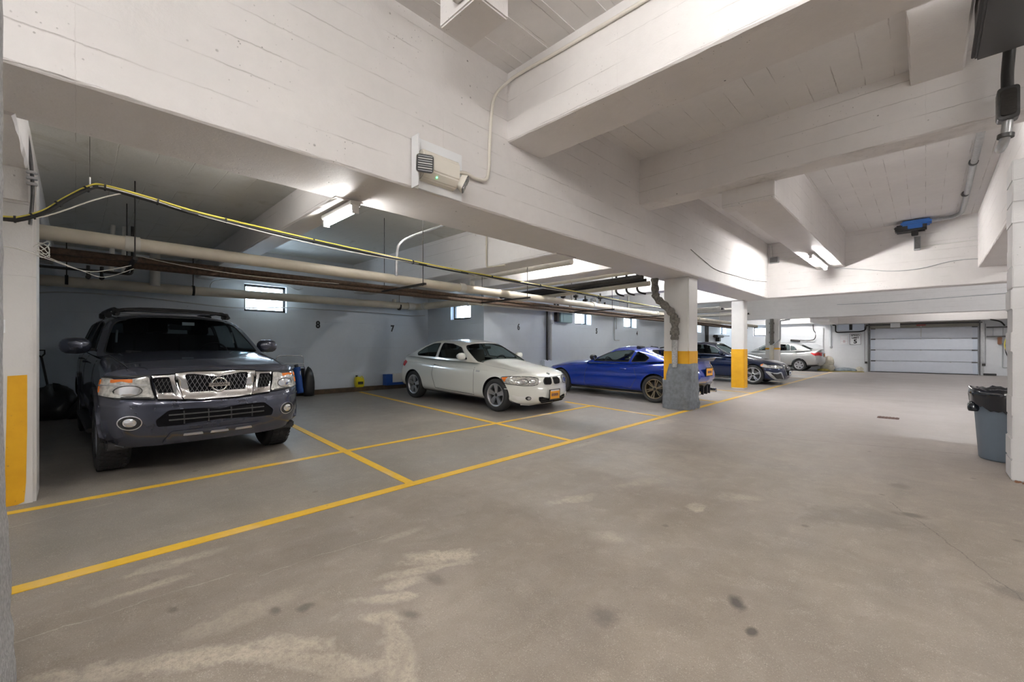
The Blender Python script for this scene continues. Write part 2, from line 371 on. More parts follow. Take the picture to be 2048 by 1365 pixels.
# ceiling slabs and beams
ceil = MB(); ceil.box((-3.6, -6.8, 4.2), (8.8, 28.5, 4.5)); ceil = struct(ceil.build('ceiling', MT['slab_right']))
def slab(a, b): return boxo('slab', a, b, MT['slab_left'], ceil)
slab((-10.8, -1.2, 2.97), (-3.6, 1.8, 3.3)); slab((-10.8, 1.8, 3.35), (-3.6, 14.1, 3.65)); slab((-10.8, 14.1, 3.85), (-3.6, 28.4, 4.15))
boxo('slab', (-6, -6.8, 4.2), (-3.6, -1.0, 4.5), MT['slab_right'], ceil)
def beam(a, b, along='x', name='beam'):
    ax = {'x': 0, 'y': 1}[along]; mb = MB(); n = max(2, int((b[ax] - a[ax]) / .12)); sec = []
    o = 1 - ax
    r = .014
    c = [(a[o], b[2]), (a[o], a[2] + r), (a[o] + r, a[2]), (b[o] - r, a[2]), (b[o], a[2] + r), (b[o], b[2])]
    vs = []; fs = []
    for i in range(n + 1):
        t = a[ax] + (b[ax] - a[ax]) * i / n
        for j, (u, z) in enumerate(c):
            if j in (1, 4): u += random.gauss(0, .001); z += random.gauss(0, .003)
            if j in (2, 3): u += random.gauss(0, .0035)
            p = [0, 0, z]; p[ax] = t; p[o] = u; vs.append(p)
    k = len(c)
    for i in range(n):
        for j in range(k - 1): fs.append((i*k+j, i*k+j+1, (i+1)*k+j+1, (i+1)*k+j))
    fs.append(tuple(range(k))); fs.append(tuple(n*k + j for j in range(k))[::-1]); fs += [(i*k, (i+1)*k, (i+1)*k+k-1, i*k+k-1) for i in range(n)]
    mb.add(vs, fs)
    return mb.build(name, MT['beam_x' if along == 'x' else 'beam_y'], ceil)
BZ = 2.65
beam((-3.99, -6.8, BZ), (-3.23, 13.82, 4.3), 'y')
beam((-3.99, 24.6, 2.45), (-3.23, 28.3, 4.3), 'y')
beam((-3.99, 14.1, 3.85), (-3.23, 24.4, 4.3), 'y')
beam((-3.3, 3.25, 3.46), (8.6, 3.82, 4.3), 'x')
beam((-3.3, 6.2, 3.48), (8.6, 6.55, 4.3), 'x')
beam((-8.1, 13.8, BZ), (8.6, 14.2, 4.3), 'x')
beam((-8.1, 24.3, BZ), (8.6, 24.7, 4.3), 'x')
beam((-3.3, 27.45, 2.45), (8.6, 28.3, 4.3), 'x')
beam((-8.1, 27.9, 2.55), (-3.9, 28.3, 4.1), 'x')
beam((-.12, 3.75, 4.03), (.28, 6.3, 4.3), 'y', 'joist')
beam((-2.06, 6.545, 3.31), (-1.48, 13.9, 4.3), 'y', 'joist')
boxo('haunch', (-2.10, 6.47, 3.24), (-1.44, 6.74, 3.50), MT['beam_x'], ceil, .01)
beam((.82, 6.5, 3.0), (1.7, 13.9, 4.3), 'y')
for y0, y1 in ((-.75, -.25), (1.68, 1.95), (4.95, 5.44)): beam((-10.5, y0, 2.63), (-3.9, y1, 3.5), 'x')
beam((-10.5, 6.70, 2.66), (-3.9, 7.2, 3.5), 'x')
beam((-8.1, 10.5, 2.7), (-3.9, 10.9, 3.5), 'x'); beam((-8.1, 17.8, 3.3), (-3.9, 18.2, 3.9), 'x')

# columns
def column(x0, x1, y0, y1, z1, yz, label, loose=0):
    z0 = fz(x1) - .03
    t = thing('concrete_column', label, 'column', ((x0+x1)/2, (y0+y1)/2, fz(x1)))
    def part(name, a, b, mt, bev):
        o = boxo(name, a, b, mt, t, bev); o.matrix_parent_inverse = Matrix.Translation(t.location).inverted(); return o
    part('shaft', (x0, y0, z0), (x1, y1, z1), MT['column_paint'], .018)
    return t, part
def rel(o, t):
    o.matrix_parent_inverse = t.matrix_basis.inverted() if False else Matrix.LocRotScale(t.location, t.rotation_euler, None).inverted(); return o
c1, part = column(-5.45, -5.02, -.62, -.215, 2.66, 1.0, 'white concrete column at far left with a yellow painted panel on its lower half')
c1m = MB()
# uneven painted yellow panel on the +x face
yp = [(-.375, .03), (-.372, .4), (-.366, .7), (-.362, 1.03), (-.262, 1.035), (-.262, .6), (-.268, .2), (-.277, .05), (-.31, .035)]
c1m.prism(yp, lambda y, z: (-5.016, y, z), lambda y, z: (-5.022, y, z)); rel(c1m.build('yellow_band', MT['column_yellow'], c1), c1)
part('corbel', (-5.40, -.60, 2.36), (-4.99, -.235, 2.66), MT['column_paint'], .02)
c2, part = column(-3.86, -3.35, 8.44, 8.9, 2.66, 1.2, 'white and yellow concrete column wrapped in grey padding beside the blue coupe')
part('yellow_band', (-3.866, 8.434, .18), (-3.344, 8.906, 1.19), MT['column_yellow'], .018)
c3, part = column(-4.22, -3.87, 13.86, 14.2, 2.66, 1.2, 'concrete column with yellow lower half standing in front of the navy car')
part('yellow_band', (-4.226, 13.854, .02), (-3.864, 14.206, 1.21), MT['column_yellow'], .018)
c4, part = column(-5.80, -5.22, 24.3, 24.7, 2.66, 1.2, 'distant white column with a thin worn yellow band in front of the silver sedan')
part('yellow_band', (-5.806, 24.294, 1.12), (-5.214, 24.706, 1.24), MT['column_yellow'], .018)
# near column at the very left edge of the view
nc = thing('plaster_column', 'rough grey plastered column edge nearest the camera at the left frame border', 'column', (-2.2, -.5, 0))
m = MB(); n = 40; vs = []; fs = []
mat('rough_plaster', (.50, .50, .50), .8, noise=.45, nscale=55, bump=1.0)
for i in range(n + 1):
    z = 2.66 * i / n; fl = .030 * max(0, 1 - z / 1.1) ** 1.2
    for x, y in ((-2.45, -.75), (-2.0, -.75), (-2.0, -.187), (-2.45, -.187)):
        s = fl if y > -.5 else 0
        vs.append((x + random.gauss(0, .002), y + s + random.gauss(0, .003 if z < 1.0 else .001), z))
for i in range(n):
    for j in range(4): fs.append((i*4+j, i*4+(j+1) % 4, (i+1)*4+(j+1) % 4, (i+1)*4+j))
fs += [(3, 2, 1, 0), tuple(4*n + j for j in range(4))]
m.add(vs, fs); rel(m.build('shaft', MT['rough_plaster'], nc), nc)
# painted block pillar on the right
bp_ = thing('block_pillar', 'white painted masonry block pillar at the right edge beside the grey bin', 'pillar', (.95, 6.3, 0))
z = 0; k = 0
while z < 2.98:
    h = min(.2, 3.0 - z); off = 0 if k % 2 else -.2
    xs = [.575] + [v for v in (.575 + .4 + off, .575 + .8 + off) if .6 < v < 1.4] + [1.4]
    for a, b in zip(xs, xs[1:]):
        j = lambda s=.003: random.gauss(0, s)
        rel(boxo('block', (a + .003 + (j(.005) if a < .6 else 0), 6.1 + j(), z + .003), (b - .003, 6.47, z + h - .003), MT['block_paint'], bp_, .008), bp_)
    z += h; k += 1
m = MB(); m.box((.582, 6.108, 0), (1.39, 6.462, 3.0)); rel(m.build('mortar', MT['block_paint'], bp_), bp_)

# windows
mat('frosted_glass', (.85, .90, .95), .3)
def glassmat(name, tint, alpha, rough=.02):
    m, t, b = nt(name); L = t.links; b.inputs['Base Color'].default_value = (.01, .01, .012, 1); b.inputs['Roughness'].default_value = rough
    tr = t.nodes.new('ShaderNodeBsdfTransparent'); tr.inputs[0].default_value = (*tint, 1)
    mx = t.nodes.new('ShaderNodeMixShader'); mx.inputs[0].default_value = alpha
    L.new(b.outputs[0], mx.inputs[1]); L.new(tr.outputs[0], mx.inputs[2]); L.new(mx.outputs[0], t.nodes['Material Output'].inputs[0]); MT[name] = m
glassmat('pane_glass', (.95, .98, 1), .9)
wn = 0
def window(a, b, axis, outer, hop=False):
    """a,b = (lo,zlo),(hi,zhi) in the wall plane; outer = coordinate of the glass plane"""
    global wn; wn += 1
    m = MB(); u0, z0 = a; u1, z1 = b; w = .05
    def bx(u, v, zz0, zz1, d=.05, mb=m):
        if axis == 'x': mb.box((outer - d/2, u, zz0), (outer + d/2, v, zz1))
        else: mb.box((u, outer - d/2, zz0), (v, outer + d/2, zz1))
    bx(u0, u0 + w, z0, z1); bx(u1 - w, u1, z0, z1); bx(u0, u1, z0, z0 + w); bx(u0, u1, z1 - w, z1)
    o = struct(m.build('window_%d' % wn, MT['frame_black']))
    p = MB(); bx(u0 + w, u1 - w, z0 + w, z1 - w, .008, p); p.build('pane', MT['pane_glass'], o)
    return o
window((2.52, 2.03), (3.36, 2.62), 'x', XF - .12)
window((-9.36, 2.0), (-8.52, 2.42), 'y', YR + .14)
for h in WN: window((h[0], h[2]), (h[1], h[3]), 'x', XN - .24)
window((-7.36, 1.93), (-6.4, 2.42), 'y', YG + .14)
# daylight portals lie in the openings
def portal(loc, rot, sx, sy):
    l = bpy.data.lights.new('daylight_portal', 'AREA'); l.shape = 'RECTANGLE'; l.size = sx; l.size_y = sy; l.cycles.is_portal = True
    o = bpy.data.objects.new('daylight_portal', l); o.location = loc; o.rotation_euler = rot; COL.objects.link(o)
portal((XF - .34, 2.94, 2.33), (0, R(-90), 0), .6, .9)
for h in WN: portal((XN - .34, (h[0]+h[1])/2, (h[2]+h[3])/2), (0, R(-90), 0), .45, 1.0)
portal((-8.94, YR + .34, 2.2), (R(-90), 0, 0), .9, .45)
portal((-6.9, YG + .34, 2.2), (R(-90), 0, 0), 1.25, .5)

# fluorescent fixtures
def light_fixture(label, loc, ang, ln, group=None, mt='tube_light'):
    t = thing('fluorescent_light', label, 'ceiling light', loc, (0, 0, ang), group)
    m = MB(); m.box((-ln/2 - .03, -.05, .0), (ln/2 + .03, .05, .045)); rel_ = m.build('housing', MT['white_metal'], t, .006)
    for s in (-1, 1):
        m = MB(); m.box((s*(ln/2 + .02) - .012, -.03, -.07), (s*(ln/2 + .02) + .012, .03, .005)); m.build('lamp_holder', MT['white_metal'], t)
    m = MB(); m.tube([(-ln/2, 0, -.045), (ln/2, 0, -.045)], .019, 8); m.build('tube', MT[mt], t)
    return t
light_fixture('short lit fluorescent tube under the beam above the parked SUV', (-4.16, 1.83, 2.575), 0, .62, mt='tube_light_soft')
light_fixture('lit fluorescent strip under the ceiling joist before the far garage door', (-1.79, 12.1, 3.25), R(90), 1.9)
HID = 'unseen fluorescent strip added near the ceiling to light the bays'  # unseen strips: a few inferred from shadows, most added as fill light
for x, y, z, a, ln, mt in [(.5, 1.75, 4.0, 0, 1.9, 'unseen_tube_mid'), (-.5, -.3, 4.05, 0, 1.5, 'unseen_tube_mid'), (1.4, -1.6, 4.0, 0, 1.9, 'tube_light'), (-1.2, -3.0, 4.0, 0, 1.9, 'tube_light'), (2.6, 4.9, 3.7, 0, 1.5, 'tube_light_soft'),
        (.1, 7.0, 3.90, 0, .9, 'tube_light_soft'), (.5, 4.35, 3.95, 0, 1.1, 'unseen_tube_dim'), (3.2, 10, 3.5, 1.57, 1.9, 'tube_light'), (.5, 17.2, 4.0, 0, 1.9, 'unseen_tube_cool'), (4.6, 19.5, 4.0, 0, 1.9, 'unseen_tube_cool'), (1, 26, 4.0, 0, 1.9, 'tube_light_soft'),
        (-4.95, 3.2, 3.28, 0, .7, 'tube_light_soft'), (-4.3, .9, 2.92, 0, .35, 'unseen_tube_dim'), (-5.3, 6.1, 3.27, 0, .8, 'unseen_tube_strong'), (-5.1, 9.3, 3.25, 0, 1.2, 'unseen_tube_cool'), (-5.1, 12.2, 3.19, 0, 1.2, 'unseen_tube_cool'), (-5.6, 16.3, 3.7, 0, 1.3, 'tube_light_soft'), (-5.6, 20.5, 3.78, 0, 1.3, 'tube_light_soft'), (-5, 26, 3.6, 0, 1.6, 'unseen_tube_strong')]:
    light_fixture(HID, (x, y, z), a, ln, 'unseen ceiling strips added for light', mt)
# ================================================================ vehicles
def pw(tbl):
    xs = [p[0] for p in tbl]; ys = [p[1] for p in tbl]; n = len(xs)
    d = [(ys[i+1]-ys[i])/(xs[i+1]-xs[i]) for i in range(n-1)]
    ms = [d[0]] + [0 if d[i-1]*d[i] <= 0 else 2*d[i-1]*d[i]/(d[i-1]+d[i]) for i in range(1, n-1)] + [d[-1]]
    def f(x):
        if x <= xs[0]: return ys[0]
        if x >= xs[-1]: return ys[-1]
        for i in range(n-1):
            if x <= xs[i+1]: break
        h = xs[i+1]-xs[i]; t = (x-xs[i])/h
        return ys[i]*(1+2*t)*(1-t)**2 + h*ms[i]*t*(1-t)**2 + ys[i+1]*t*t*(3-2*t) + h*ms[i+1]*t*t*(t-1)
    return f
def inpoly(p, poly):
    x, y = p; c = False; j = len(poly) - 1
    for i in range(len(poly)):
        xi, yi = poly[i]; xj, yj = poly[j]
        if (yi > y) != (yj > y) and x < (xj-xi)*(y-yi)/(yj-yi) + xi: c = not c
        j = i
    return c
def dens(poly, d, closed=True):
    out = []; n = len(poly)
    for i in range(n if closed else n-1):
        a, b = poly[i], poly[(i+1) % n]; k = max(1, int(math.hypot(b[0]-a[0], b[1]-a[1]) / d))
        out += [(a[0]+(b[0]-a[0])*j/k, a[1]+(b[1]-a[1])*j/k) for j in range(k)]
    if not closed: out.append(poly[-1])
    return out
def roundpoly(poly, r, k=4):
    n = len(poly); out = []
    for i in range(n):
        p = Vector(poly[i]); a = Vector(poly[i-1]) - p; b = Vector(poly[(i+1) % n]) - p
        d = min(r, a.length*.45, b.length*.45); p0 = p + a.normalized()*d; p1 = p + b.normalized()*d
        for j in range(k+1):
            t = j/k; q = p0*(1-t)**2 + p*2*t*(1-t) + p1*t*t; out.append((q.x, q.y))
    return out
def cdt(outline, holes, gx, gy):
    """triangulate the outline with a grid inside; returns verts, [(tri, hole index or -1)]"""
    V = [Vector(p) for p in outline]; E = [(i, (i+1) % len(outline)) for i in range(len(outline))]
    for h in holes:
        n = len(V); V += [Vector(p) for p in h]; E += [(n+i, n+(i+1) % len(h)) for i in range(len(h))]
    segs = [outline] + list(holes)
    def near(p):
        for s in segs:
            for q in s:
                if abs(q[0]-p[0]) < gx*.35 and abs(q[1]-p[1]) < gy*.35: return True
        return False
    xs = [p[0] for p in outline]; ys = [p[1] for p in outline]
    x = min(xs) + gx/2
    while x < max(xs):
        y = min(ys) + gy/2
        while y < max(ys):
            if inpoly((x, y), outline) and not near((x, y)): V.append(Vector((x, y)))
            y += gy
        x += gx
    ov, oe, of, *_ = geometry.delaunay_2d_cdt(V, E, [], 0, 1e-6)
    res = []
    for f in of:
        c = sum((ov[i] for i in f), Vector((0, 0))) / len(f)
        if not inpoly(c, outline): continue
        hi = -1
        for k, h in enumerate(holes):
            if inpoly(c, h): hi = k
        res.append((tuple(f), hi))
    return [(v.x, v.y) for v in ov], res

class Car:
    def __init__(s, **k):
        s.__dict__.update(k); s.top = pw(s.top); s.bot = pw(s.bot); s.w = pw(s.w); s.side = pw(s.side)
        s.flean = pw(s.flean); s.rlean = pw(s.rlean); s.fplan = pw(s.fplan); s.rplan = pw(s.rplan)
        s.roof = pw(s.roof); s.cf = pw(s.cf); s.cr = pw(s.cr); s.cw = pw(s.cw)
    # x measured backwards from the nose (0..L); front of the car looks to local +x
    def S(s, al, b, c, tub=False):
        n = s.nexp; q = 1.0; mx = max(abs(b), abs(c))
        if mx > 1e-6: q = ((abs(b)/mx)**n + (abs(c)/mx)**n) ** (-1/n)
        bb = b*q; cc = c*q
        xf = s.fplan(abs(bb)) + s.flean(cc); xr = s.L - s.rplan(abs(bb)) - s.rlean(cc)
        t = (1-al)/2; x = xf + (xr-xf)*t
        zb, zt = s.bot(x), s.top(x) + s.crown*(1-bb*bb)*min(1, max(0, x/.5))
        z = zb + (zt-zb)*(cc+1)/2
        y = bb*s.w(x)*s.side(cc)
        if tub: z = s.tubz
        return Vector((-x, y, z))
    def sidepos(s, x, z, sg):
        """point on the flank at distance x behind the nose, height z; sg=+1 left"""
        zb, zt = s.bot(x), s.top(x); cc = 2*(z-zb)/(zt-zb) - 1; cc = max(-.999, min(.999, cc))
        bb = (1-abs(cc)**s.nexp)**(1/s.nexp)
        return Vector((-x, sg*bb*s.w(x)*s.side(cc), z))
    def frontpos(s, q, z):
        """q in -1..1 across the nose, beyond that along the flank in metres/0.5"""
        x = .1
        bq = max(-1, min(1, q))
        for _ in range(6):
            zb, zt = s.bot(x), s.top(x) + s.crown*(1-bq*bq)*min(1, max(0, x/.5)); cc = max(-.999, min(.999, 2*(z-zb)/(zt-zb)-1)); lim = (1-abs(cc)**s.nexp)**(1/s.nexp)
            bb = bq*lim; x = s.fplan(abs(bb)) + s.flean(cc)
        if abs(q) > 1: return s.sidepos(x + (abs(q)-1)*.5, z, 1 if q > 0 else -1)
        return Vector((-x, bb*s.w(x)*s.side(cc), z))
    def rearpos(s, q, z):
        x = s.L - .1; bq = max(-1, min(1, q))
        for _ in range(6):
            zb, zt = s.bot(x), s.top(x) + s.crown*(1-bq*bq); cc = max(-.999, min(.999, 2*(z-zb)/(zt-zb)-1)); lim = (1-abs(cc)**s.nexp)**(1/s.nexp)
            bb = bq*lim; x = s.L - s.rplan(abs(bb)) - s.rlean(cc)
        if abs(q) > 1: return s.sidepos(x - (abs(q)-1)*.5, z, 1 if q > 0 else -1)
        return Vector((-x, bb*s.w(x)*s.side(cc), z))
    def toppos(s, x, y):
        zt = s.top(x); bb = y / s.w(x) / s.side(.9)
        c = max(0, 1-abs(bb)**s.nexp)**(1/s.nexp)
        zb = s.bot(x); zt = zt + s.crown*(1-bb*bb)*min(1, max(0, x/.5)); return Vector((-x, y, zb+(zt-zb)*(c+1)/2))
    def patch(s, name, fn, outline, mt, parent, off=.008, depth=.03, g=.06, gy=None, norm=None, dome=0.0):
        vs, tris = cdt(outline, [], g, gy or g); e = 1e-3; m = MB(); cen = Vector((-s.L/2, 0, .6))
        P = []; N_ = []
        for u, v in vs:
            p = fn(u, v)
            if norm: nn = Vector(norm)
            else:
                a = fn(u+e, v)-fn(u-e, v); b = fn(u, v+e)-fn(u, v-e); nn = a.cross(b)
                nn = nn.normalized() if nn.length > 1e-12 else Vector((1, 0, 0))
                if nn.dot(p-cen) < 0: nn = -nn
            P.append(p); N_.append(nn)
        if dome:
            cx = sum(u for u, v in vs)/len(vs); cy = sum(v for u, v in vs)/len(vs)
            rx = max(abs(u-cx) for u, v in vs); ry = max(abs(v-cy) for u, v in vs)
            offs = [off + dome*max(0, 1-((u-cx)/rx)**2)*max(0, 1-((v-cy)/ry)**2) for u, v in vs]
        else: offs = [off]*len(vs)
        top = [p+n_*o for p, n_, o in zip(P, N_, offs)]
        m.add(top, [t for t, _ in tris], 0, True)
        k = len(outline); idx = list(range(k))
        bot = [P[i]+N_[i]*(off-depth) for i in idx]
        m.add([top[i] for i in idx]+bot, [(i, (i+1) % k, k+(i+1) % k, k+i) for i in range(k)], 0)
        return m.build(name, mt, parent)
    def strip(s, name, fn, path, w, mt, parent, off=.002, closed=False, depth=.006):
        """narrow band along a path in the (u,v) surface space"""
        P = dens(path, .05, closed); k = len(P); a = []; b = []
        for i in range(k):
            p, q = P[i-1 if (i or closed) else 0], P[(i+1) % k if (i < k-1 or closed) else k-1]
            d = Vector((q[0]-p[0], q[1]-p[1])).normalized(); n = Vector((-d.y, d.x))*w/2
            a.append((P[i][0]+n.x, P[i][1]+n.y)); b.append((P[i][0]-n.x, P[i][1]-n.y))
        e = 1e-3; cen = Vector((-s.L/2, 0, .6)); m = MB(); vs = []
        for (u, v) in a+b:
            p = fn(u, v); t1 = fn(u+e, v)-fn(u-e, v); t2 = fn(u, v+e)-fn(u, v-e); nn = t1.cross(t2)
            nn = nn.normalized() if nn.length > 1e-12 else Vector((0, 0, 1))
            if nn.dot(p-cen) < 0: nn = -nn
            vs.append(p+nn*off); 
        vs2 = []
        for (u, v) in a+b:
            p = fn(u, v); vs2.append(p + (cen-p).normalized()*depth)
        r = range(k if closed else k-1)
        fs = [(i, (i+1) % k, k+(i+1) % k, k+i) for i in r]
        fs += [(i, (i+1) % k, 2*k+(i+1) % k, 2*k+i) for i in r] + [(k+i, k+(i+1) % k, 3*k+(i+1) % k, 3*k+i) for i in r]
        m.add(vs+vs2, fs, 0, False)
        return m.build(name, mt, parent)
    # ---- main shell with wheel arches
    def shell(s, parent, paint, dark):
        als = [1-2*i/70 for i in range(71)]
        cab = [a for a in als]
        fr = [math.cos(math.pi*i/20) for i in range(21)]
        bs = [-1+2*i/24 for i in range(25)]; cs = [-1+2*i/18 for i in range(19)]
        m = MB(); idx = {}; vs = []
        def vid(i, j, k):
            key = (i, j, k)
            if key not in idx:
                al, b, c = als[i], bs[j], cs[k]; tub = False
                if k == len(cs)-1 and abs(b) < .82:
                    p = s.S(al, b, c)
                    if s.tub[0] < -p.x < s.tub[1]: tub = True
                idx[key] = len(vs); vs.append(s.S(al, b, c, tub))
            return idx[key]
        NI, NJ, NK = len(als)-1, len(bs)-1, len(cs)-1; fs = []; mi = []
        for j in range(NJ):
            for k in range(NK):
                fs.append((vid(0, j, k), vid(0, j+1, k), vid(0, j+1, k+1), vid(0, j, k+1))); mi.append(0)
                fs.append((vid(NI, j, k), vid(NI, j, k+1), vid(NI, j+1, k+1), vid(NI, j+1, k))); mi.append(0)
        for i in range(NI):
            for k in range(NK):
                lo = 1 if cs[k] < s.sillc else 0
                fs.append((vid(i, 0, k), vid(i, 0, k+1), vid(i+1, 0, k+1), vid(i+1, 0, k))); mi.append(lo)
                fs.append((vid(i, NJ, k), vid(i+1, NJ, k), vid(i+1, NJ, k+1), vid(i, NJ, k+1))); mi.append(lo)
            for j in range(NJ):
                fs.append((vid(i, j, 0), vid(i+1, j, 0), vid(i+1, j+1, 0), vid(i, j+1, 0))); mi.append(1)
                q = (vid(i, j, NK), vid(i, j+1, NK), vid(i+1, j+1, NK), vid(i+1, j, NK))
                fs.append(q); mi.append(1 if min(vs[v].z for v in q) < s.tubz + .01 else 0)
        m.v = vs; m.f = fs; m.m = mi; m.sm = [True]*len(fs)
        o = m.build('body_shell', [paint, dark], parent)
        # arches
        cm = MB()
        for x in s.axles:
            for sg in (1, -1):
                yo = s.w(x)*1.15; yi = s.track/2 - .20
                Mx = Matrix.Translation((-x, 0, s.r + s.archz)) @ Matrix.Rotation(R(90), 4, 'X')
                cc = MB(); cc.lathe([(0.0001, -yo*sg), (s.ra, -yo*sg), (s.ra, -yi*sg), (0.0001, -yi*sg)], 40, 0, Mx)
                cm.add(cc.v, cc.f)
        cu = cm.build('arch_cutter', dark)
        bm = bmesh.new(); bm.from_mesh(cu.data); bmesh.ops.remove_doubles(bm, verts=bm.verts, dist=.0005)
        bmesh.ops.recalc_face_normals(bm, faces=bm.faces); bm.to_mesh(cu.data); bm.free()
        cu.parent = parent
        md = o.modifiers.new('arch', 'BOOLEAN'); md.operation = 'DIFFERENCE'; md.object = cu; md.solver = 'EXACT'; md.material_mode = 'TRANSFER'
        bpy.context.view_layer.update()
        dg = bpy.context.evaluated_depsgraph_get(); me = bpy.data.meshes.new_from_object(o.evaluated_get(dg))
        o.modifiers.clear(); o.data = me; bpy.data.objects.remove(cu)
        bm = bmesh.new(); bm.from_mesh(me)
        for e in bm.edges:
            e.smooth = not (e.is_manifold and e.calc_face_angle(0) > R(32))
        bm.to_mesh(me); bm.free()
        return o
    # ---- cabin with cut window openings
    def C(s, al, b, c):
        n = 5.0; cp = max(c, 0); q = 1.0; mx = max(abs(b), cp)
        if mx > 1e-6: q = ((abs(b)/mx)**n + (cp/mx)**n) ** (-1/n)
        bb = b*q; cc = c*q if c > 0 else c
        if c <= 0: bb = b*(((abs(b)/mx)**n + (cp/mx)**n) ** (-1/n) if mx > 1e-6 else 1)
        xf = s.cf(cc) + s.cplan*abs(bb)**2.2; xr = s.cr(cc) - s.crplan*abs(bb)**2.2
        x = xf + (xr-xf)*(1-al)/2
        zb = s.belt(x); zt = s.roof(x) + s.rcrown*(1-bb*bb)
        z = zb + (zt-zb)*(cc+1)/2
        wb, wt = s.cw(x), s.cw(x)*s.tumble
        return Vector((-x, bb*(wb + (wt-wb)*((cc+1)/2)**1.25), z))
    def belt(s, x): return s.top(x) - .03
    def cab_uv(s, x, z):
        zb = s.belt(x); zt = s.roof(x); cc = 2*(z-zb)/(zt-zb)-1
        xf = s.cf(cc)+s.cplan; xr = s.cr(cc)-s.crplan
        al = 1-2*(x-xf)/(xr-xf)
        c = cc; 
        for _ in range(5):
            cp = max(c, 0); q = (1+cp**5)**(-1/5); c = cc/q if cc > 0 else cc
        return (max(-.985, min(.985, al)), max(-.97, min(.93, c)))
    def cabin(s, parent, paint, glass, trim, wins, ws, rw):
        """wins: side window outlines in (x,z); ws / rw: (b,c) outlines of windshield and rear window"""
        A = [1-2*i/36 for i in range(37)]; B = [-1+2*i/20 for i in range(21)]; Cc = [-1+2*i/10 for i in range(11)]
        sh = MB(); D = s.C
        # roof
        ids = [[None]*21 for _ in A]; vs = []
        for i, a in enumerate(A):
            for j, b in enumerate(B): ids[i][j] = len(vs); vs.append(D(a, b, 1))
        sh.add(vs, [(ids[i][j], ids[i][j+1], ids[i+1][j+1], ids[i+1][j]) for i in range(36) for j in range(20)], 0, True)
        def region(outer, holes, gx, gy, fn, hm, name):
            v, tr = cdt(outer, holes, gx, gy); P = [fn(*p) for p in v]
            sh.add(P, [t for t, h in tr if h < 0], 0, True)
            for k in range(len(holes)):
                g = MB(); g.add(P, [t for t, h in tr if h == k], 0, True)
                bm_ = g.build(name if not isinstance(name, list) else name[k], glass, parent)
                bm = bmesh.new(); bm.from_mesh(bm_.data); bmesh.ops.delete(bm, geom=[x for x in bm.verts if not x.link_faces], context='VERTS'); bm.to_mesh(bm_.data); bm.free()
                # rubber seal / trim round the opening
                hp = holes[k]; cx = sum(p[0] for p in hp)/len(hp); cy = sum(p[1] for p in hp)/len(hp)
                ring = MB(); pts = [fn(*p) for p in hp]; ring.tube(pts+[pts[0], pts[1]], .008, 5, caps=False); ring.build('window_seal', trim, parent)
        side_outer = [(a, -1) for a in A] + [(-1, c) for c in Cc[1:]] + [(a, 1) for a in A[::-1][1:]] + [(1, c) for c in Cc[::-1][1:-1]]
        for sg in (1, -1):
            hs = [[s.cab_uv(x, z) for x, z in dens(w, .08)] for w in wins]
            region(side_outer, hs, .07, .2, lambda a, c: D(a, sg, c), None, 'side_window')
        fo = [(b, -1) for b in B] + [(1, c) for c in Cc[1:]] + [(b, 1) for b in B[::-1][1:]] + [(-1, c) for c in Cc[::-1][1:-1]]
        region(fo, [dens(roundpoly(ws, .12), .1)], .12, .2, lambda b, c: D(1, b, c), None, 'windshield')
        region(fo, [dens(roundpoly(rw, .12), .1)], .12, .2, lambda b, c: D(-1, b, c), None, 'rear_window')
        o = sh.build('cabin_shell', paint, parent)
        bm = bmesh.new(); bm.from_mesh(o.data); bmesh.ops.remove_doubles(bm, verts=bm.verts, dist=.002)
        bmesh.ops.delete(bm, geom=[x for x in bm.verts if not x.link_faces], context='VERTS')
        for e in bm.edges: e.smooth = not (e.is_manifold and e.calc_face_angle(0) > R(40))
        bm.to_mesh(o.data); bm.free()
        return o
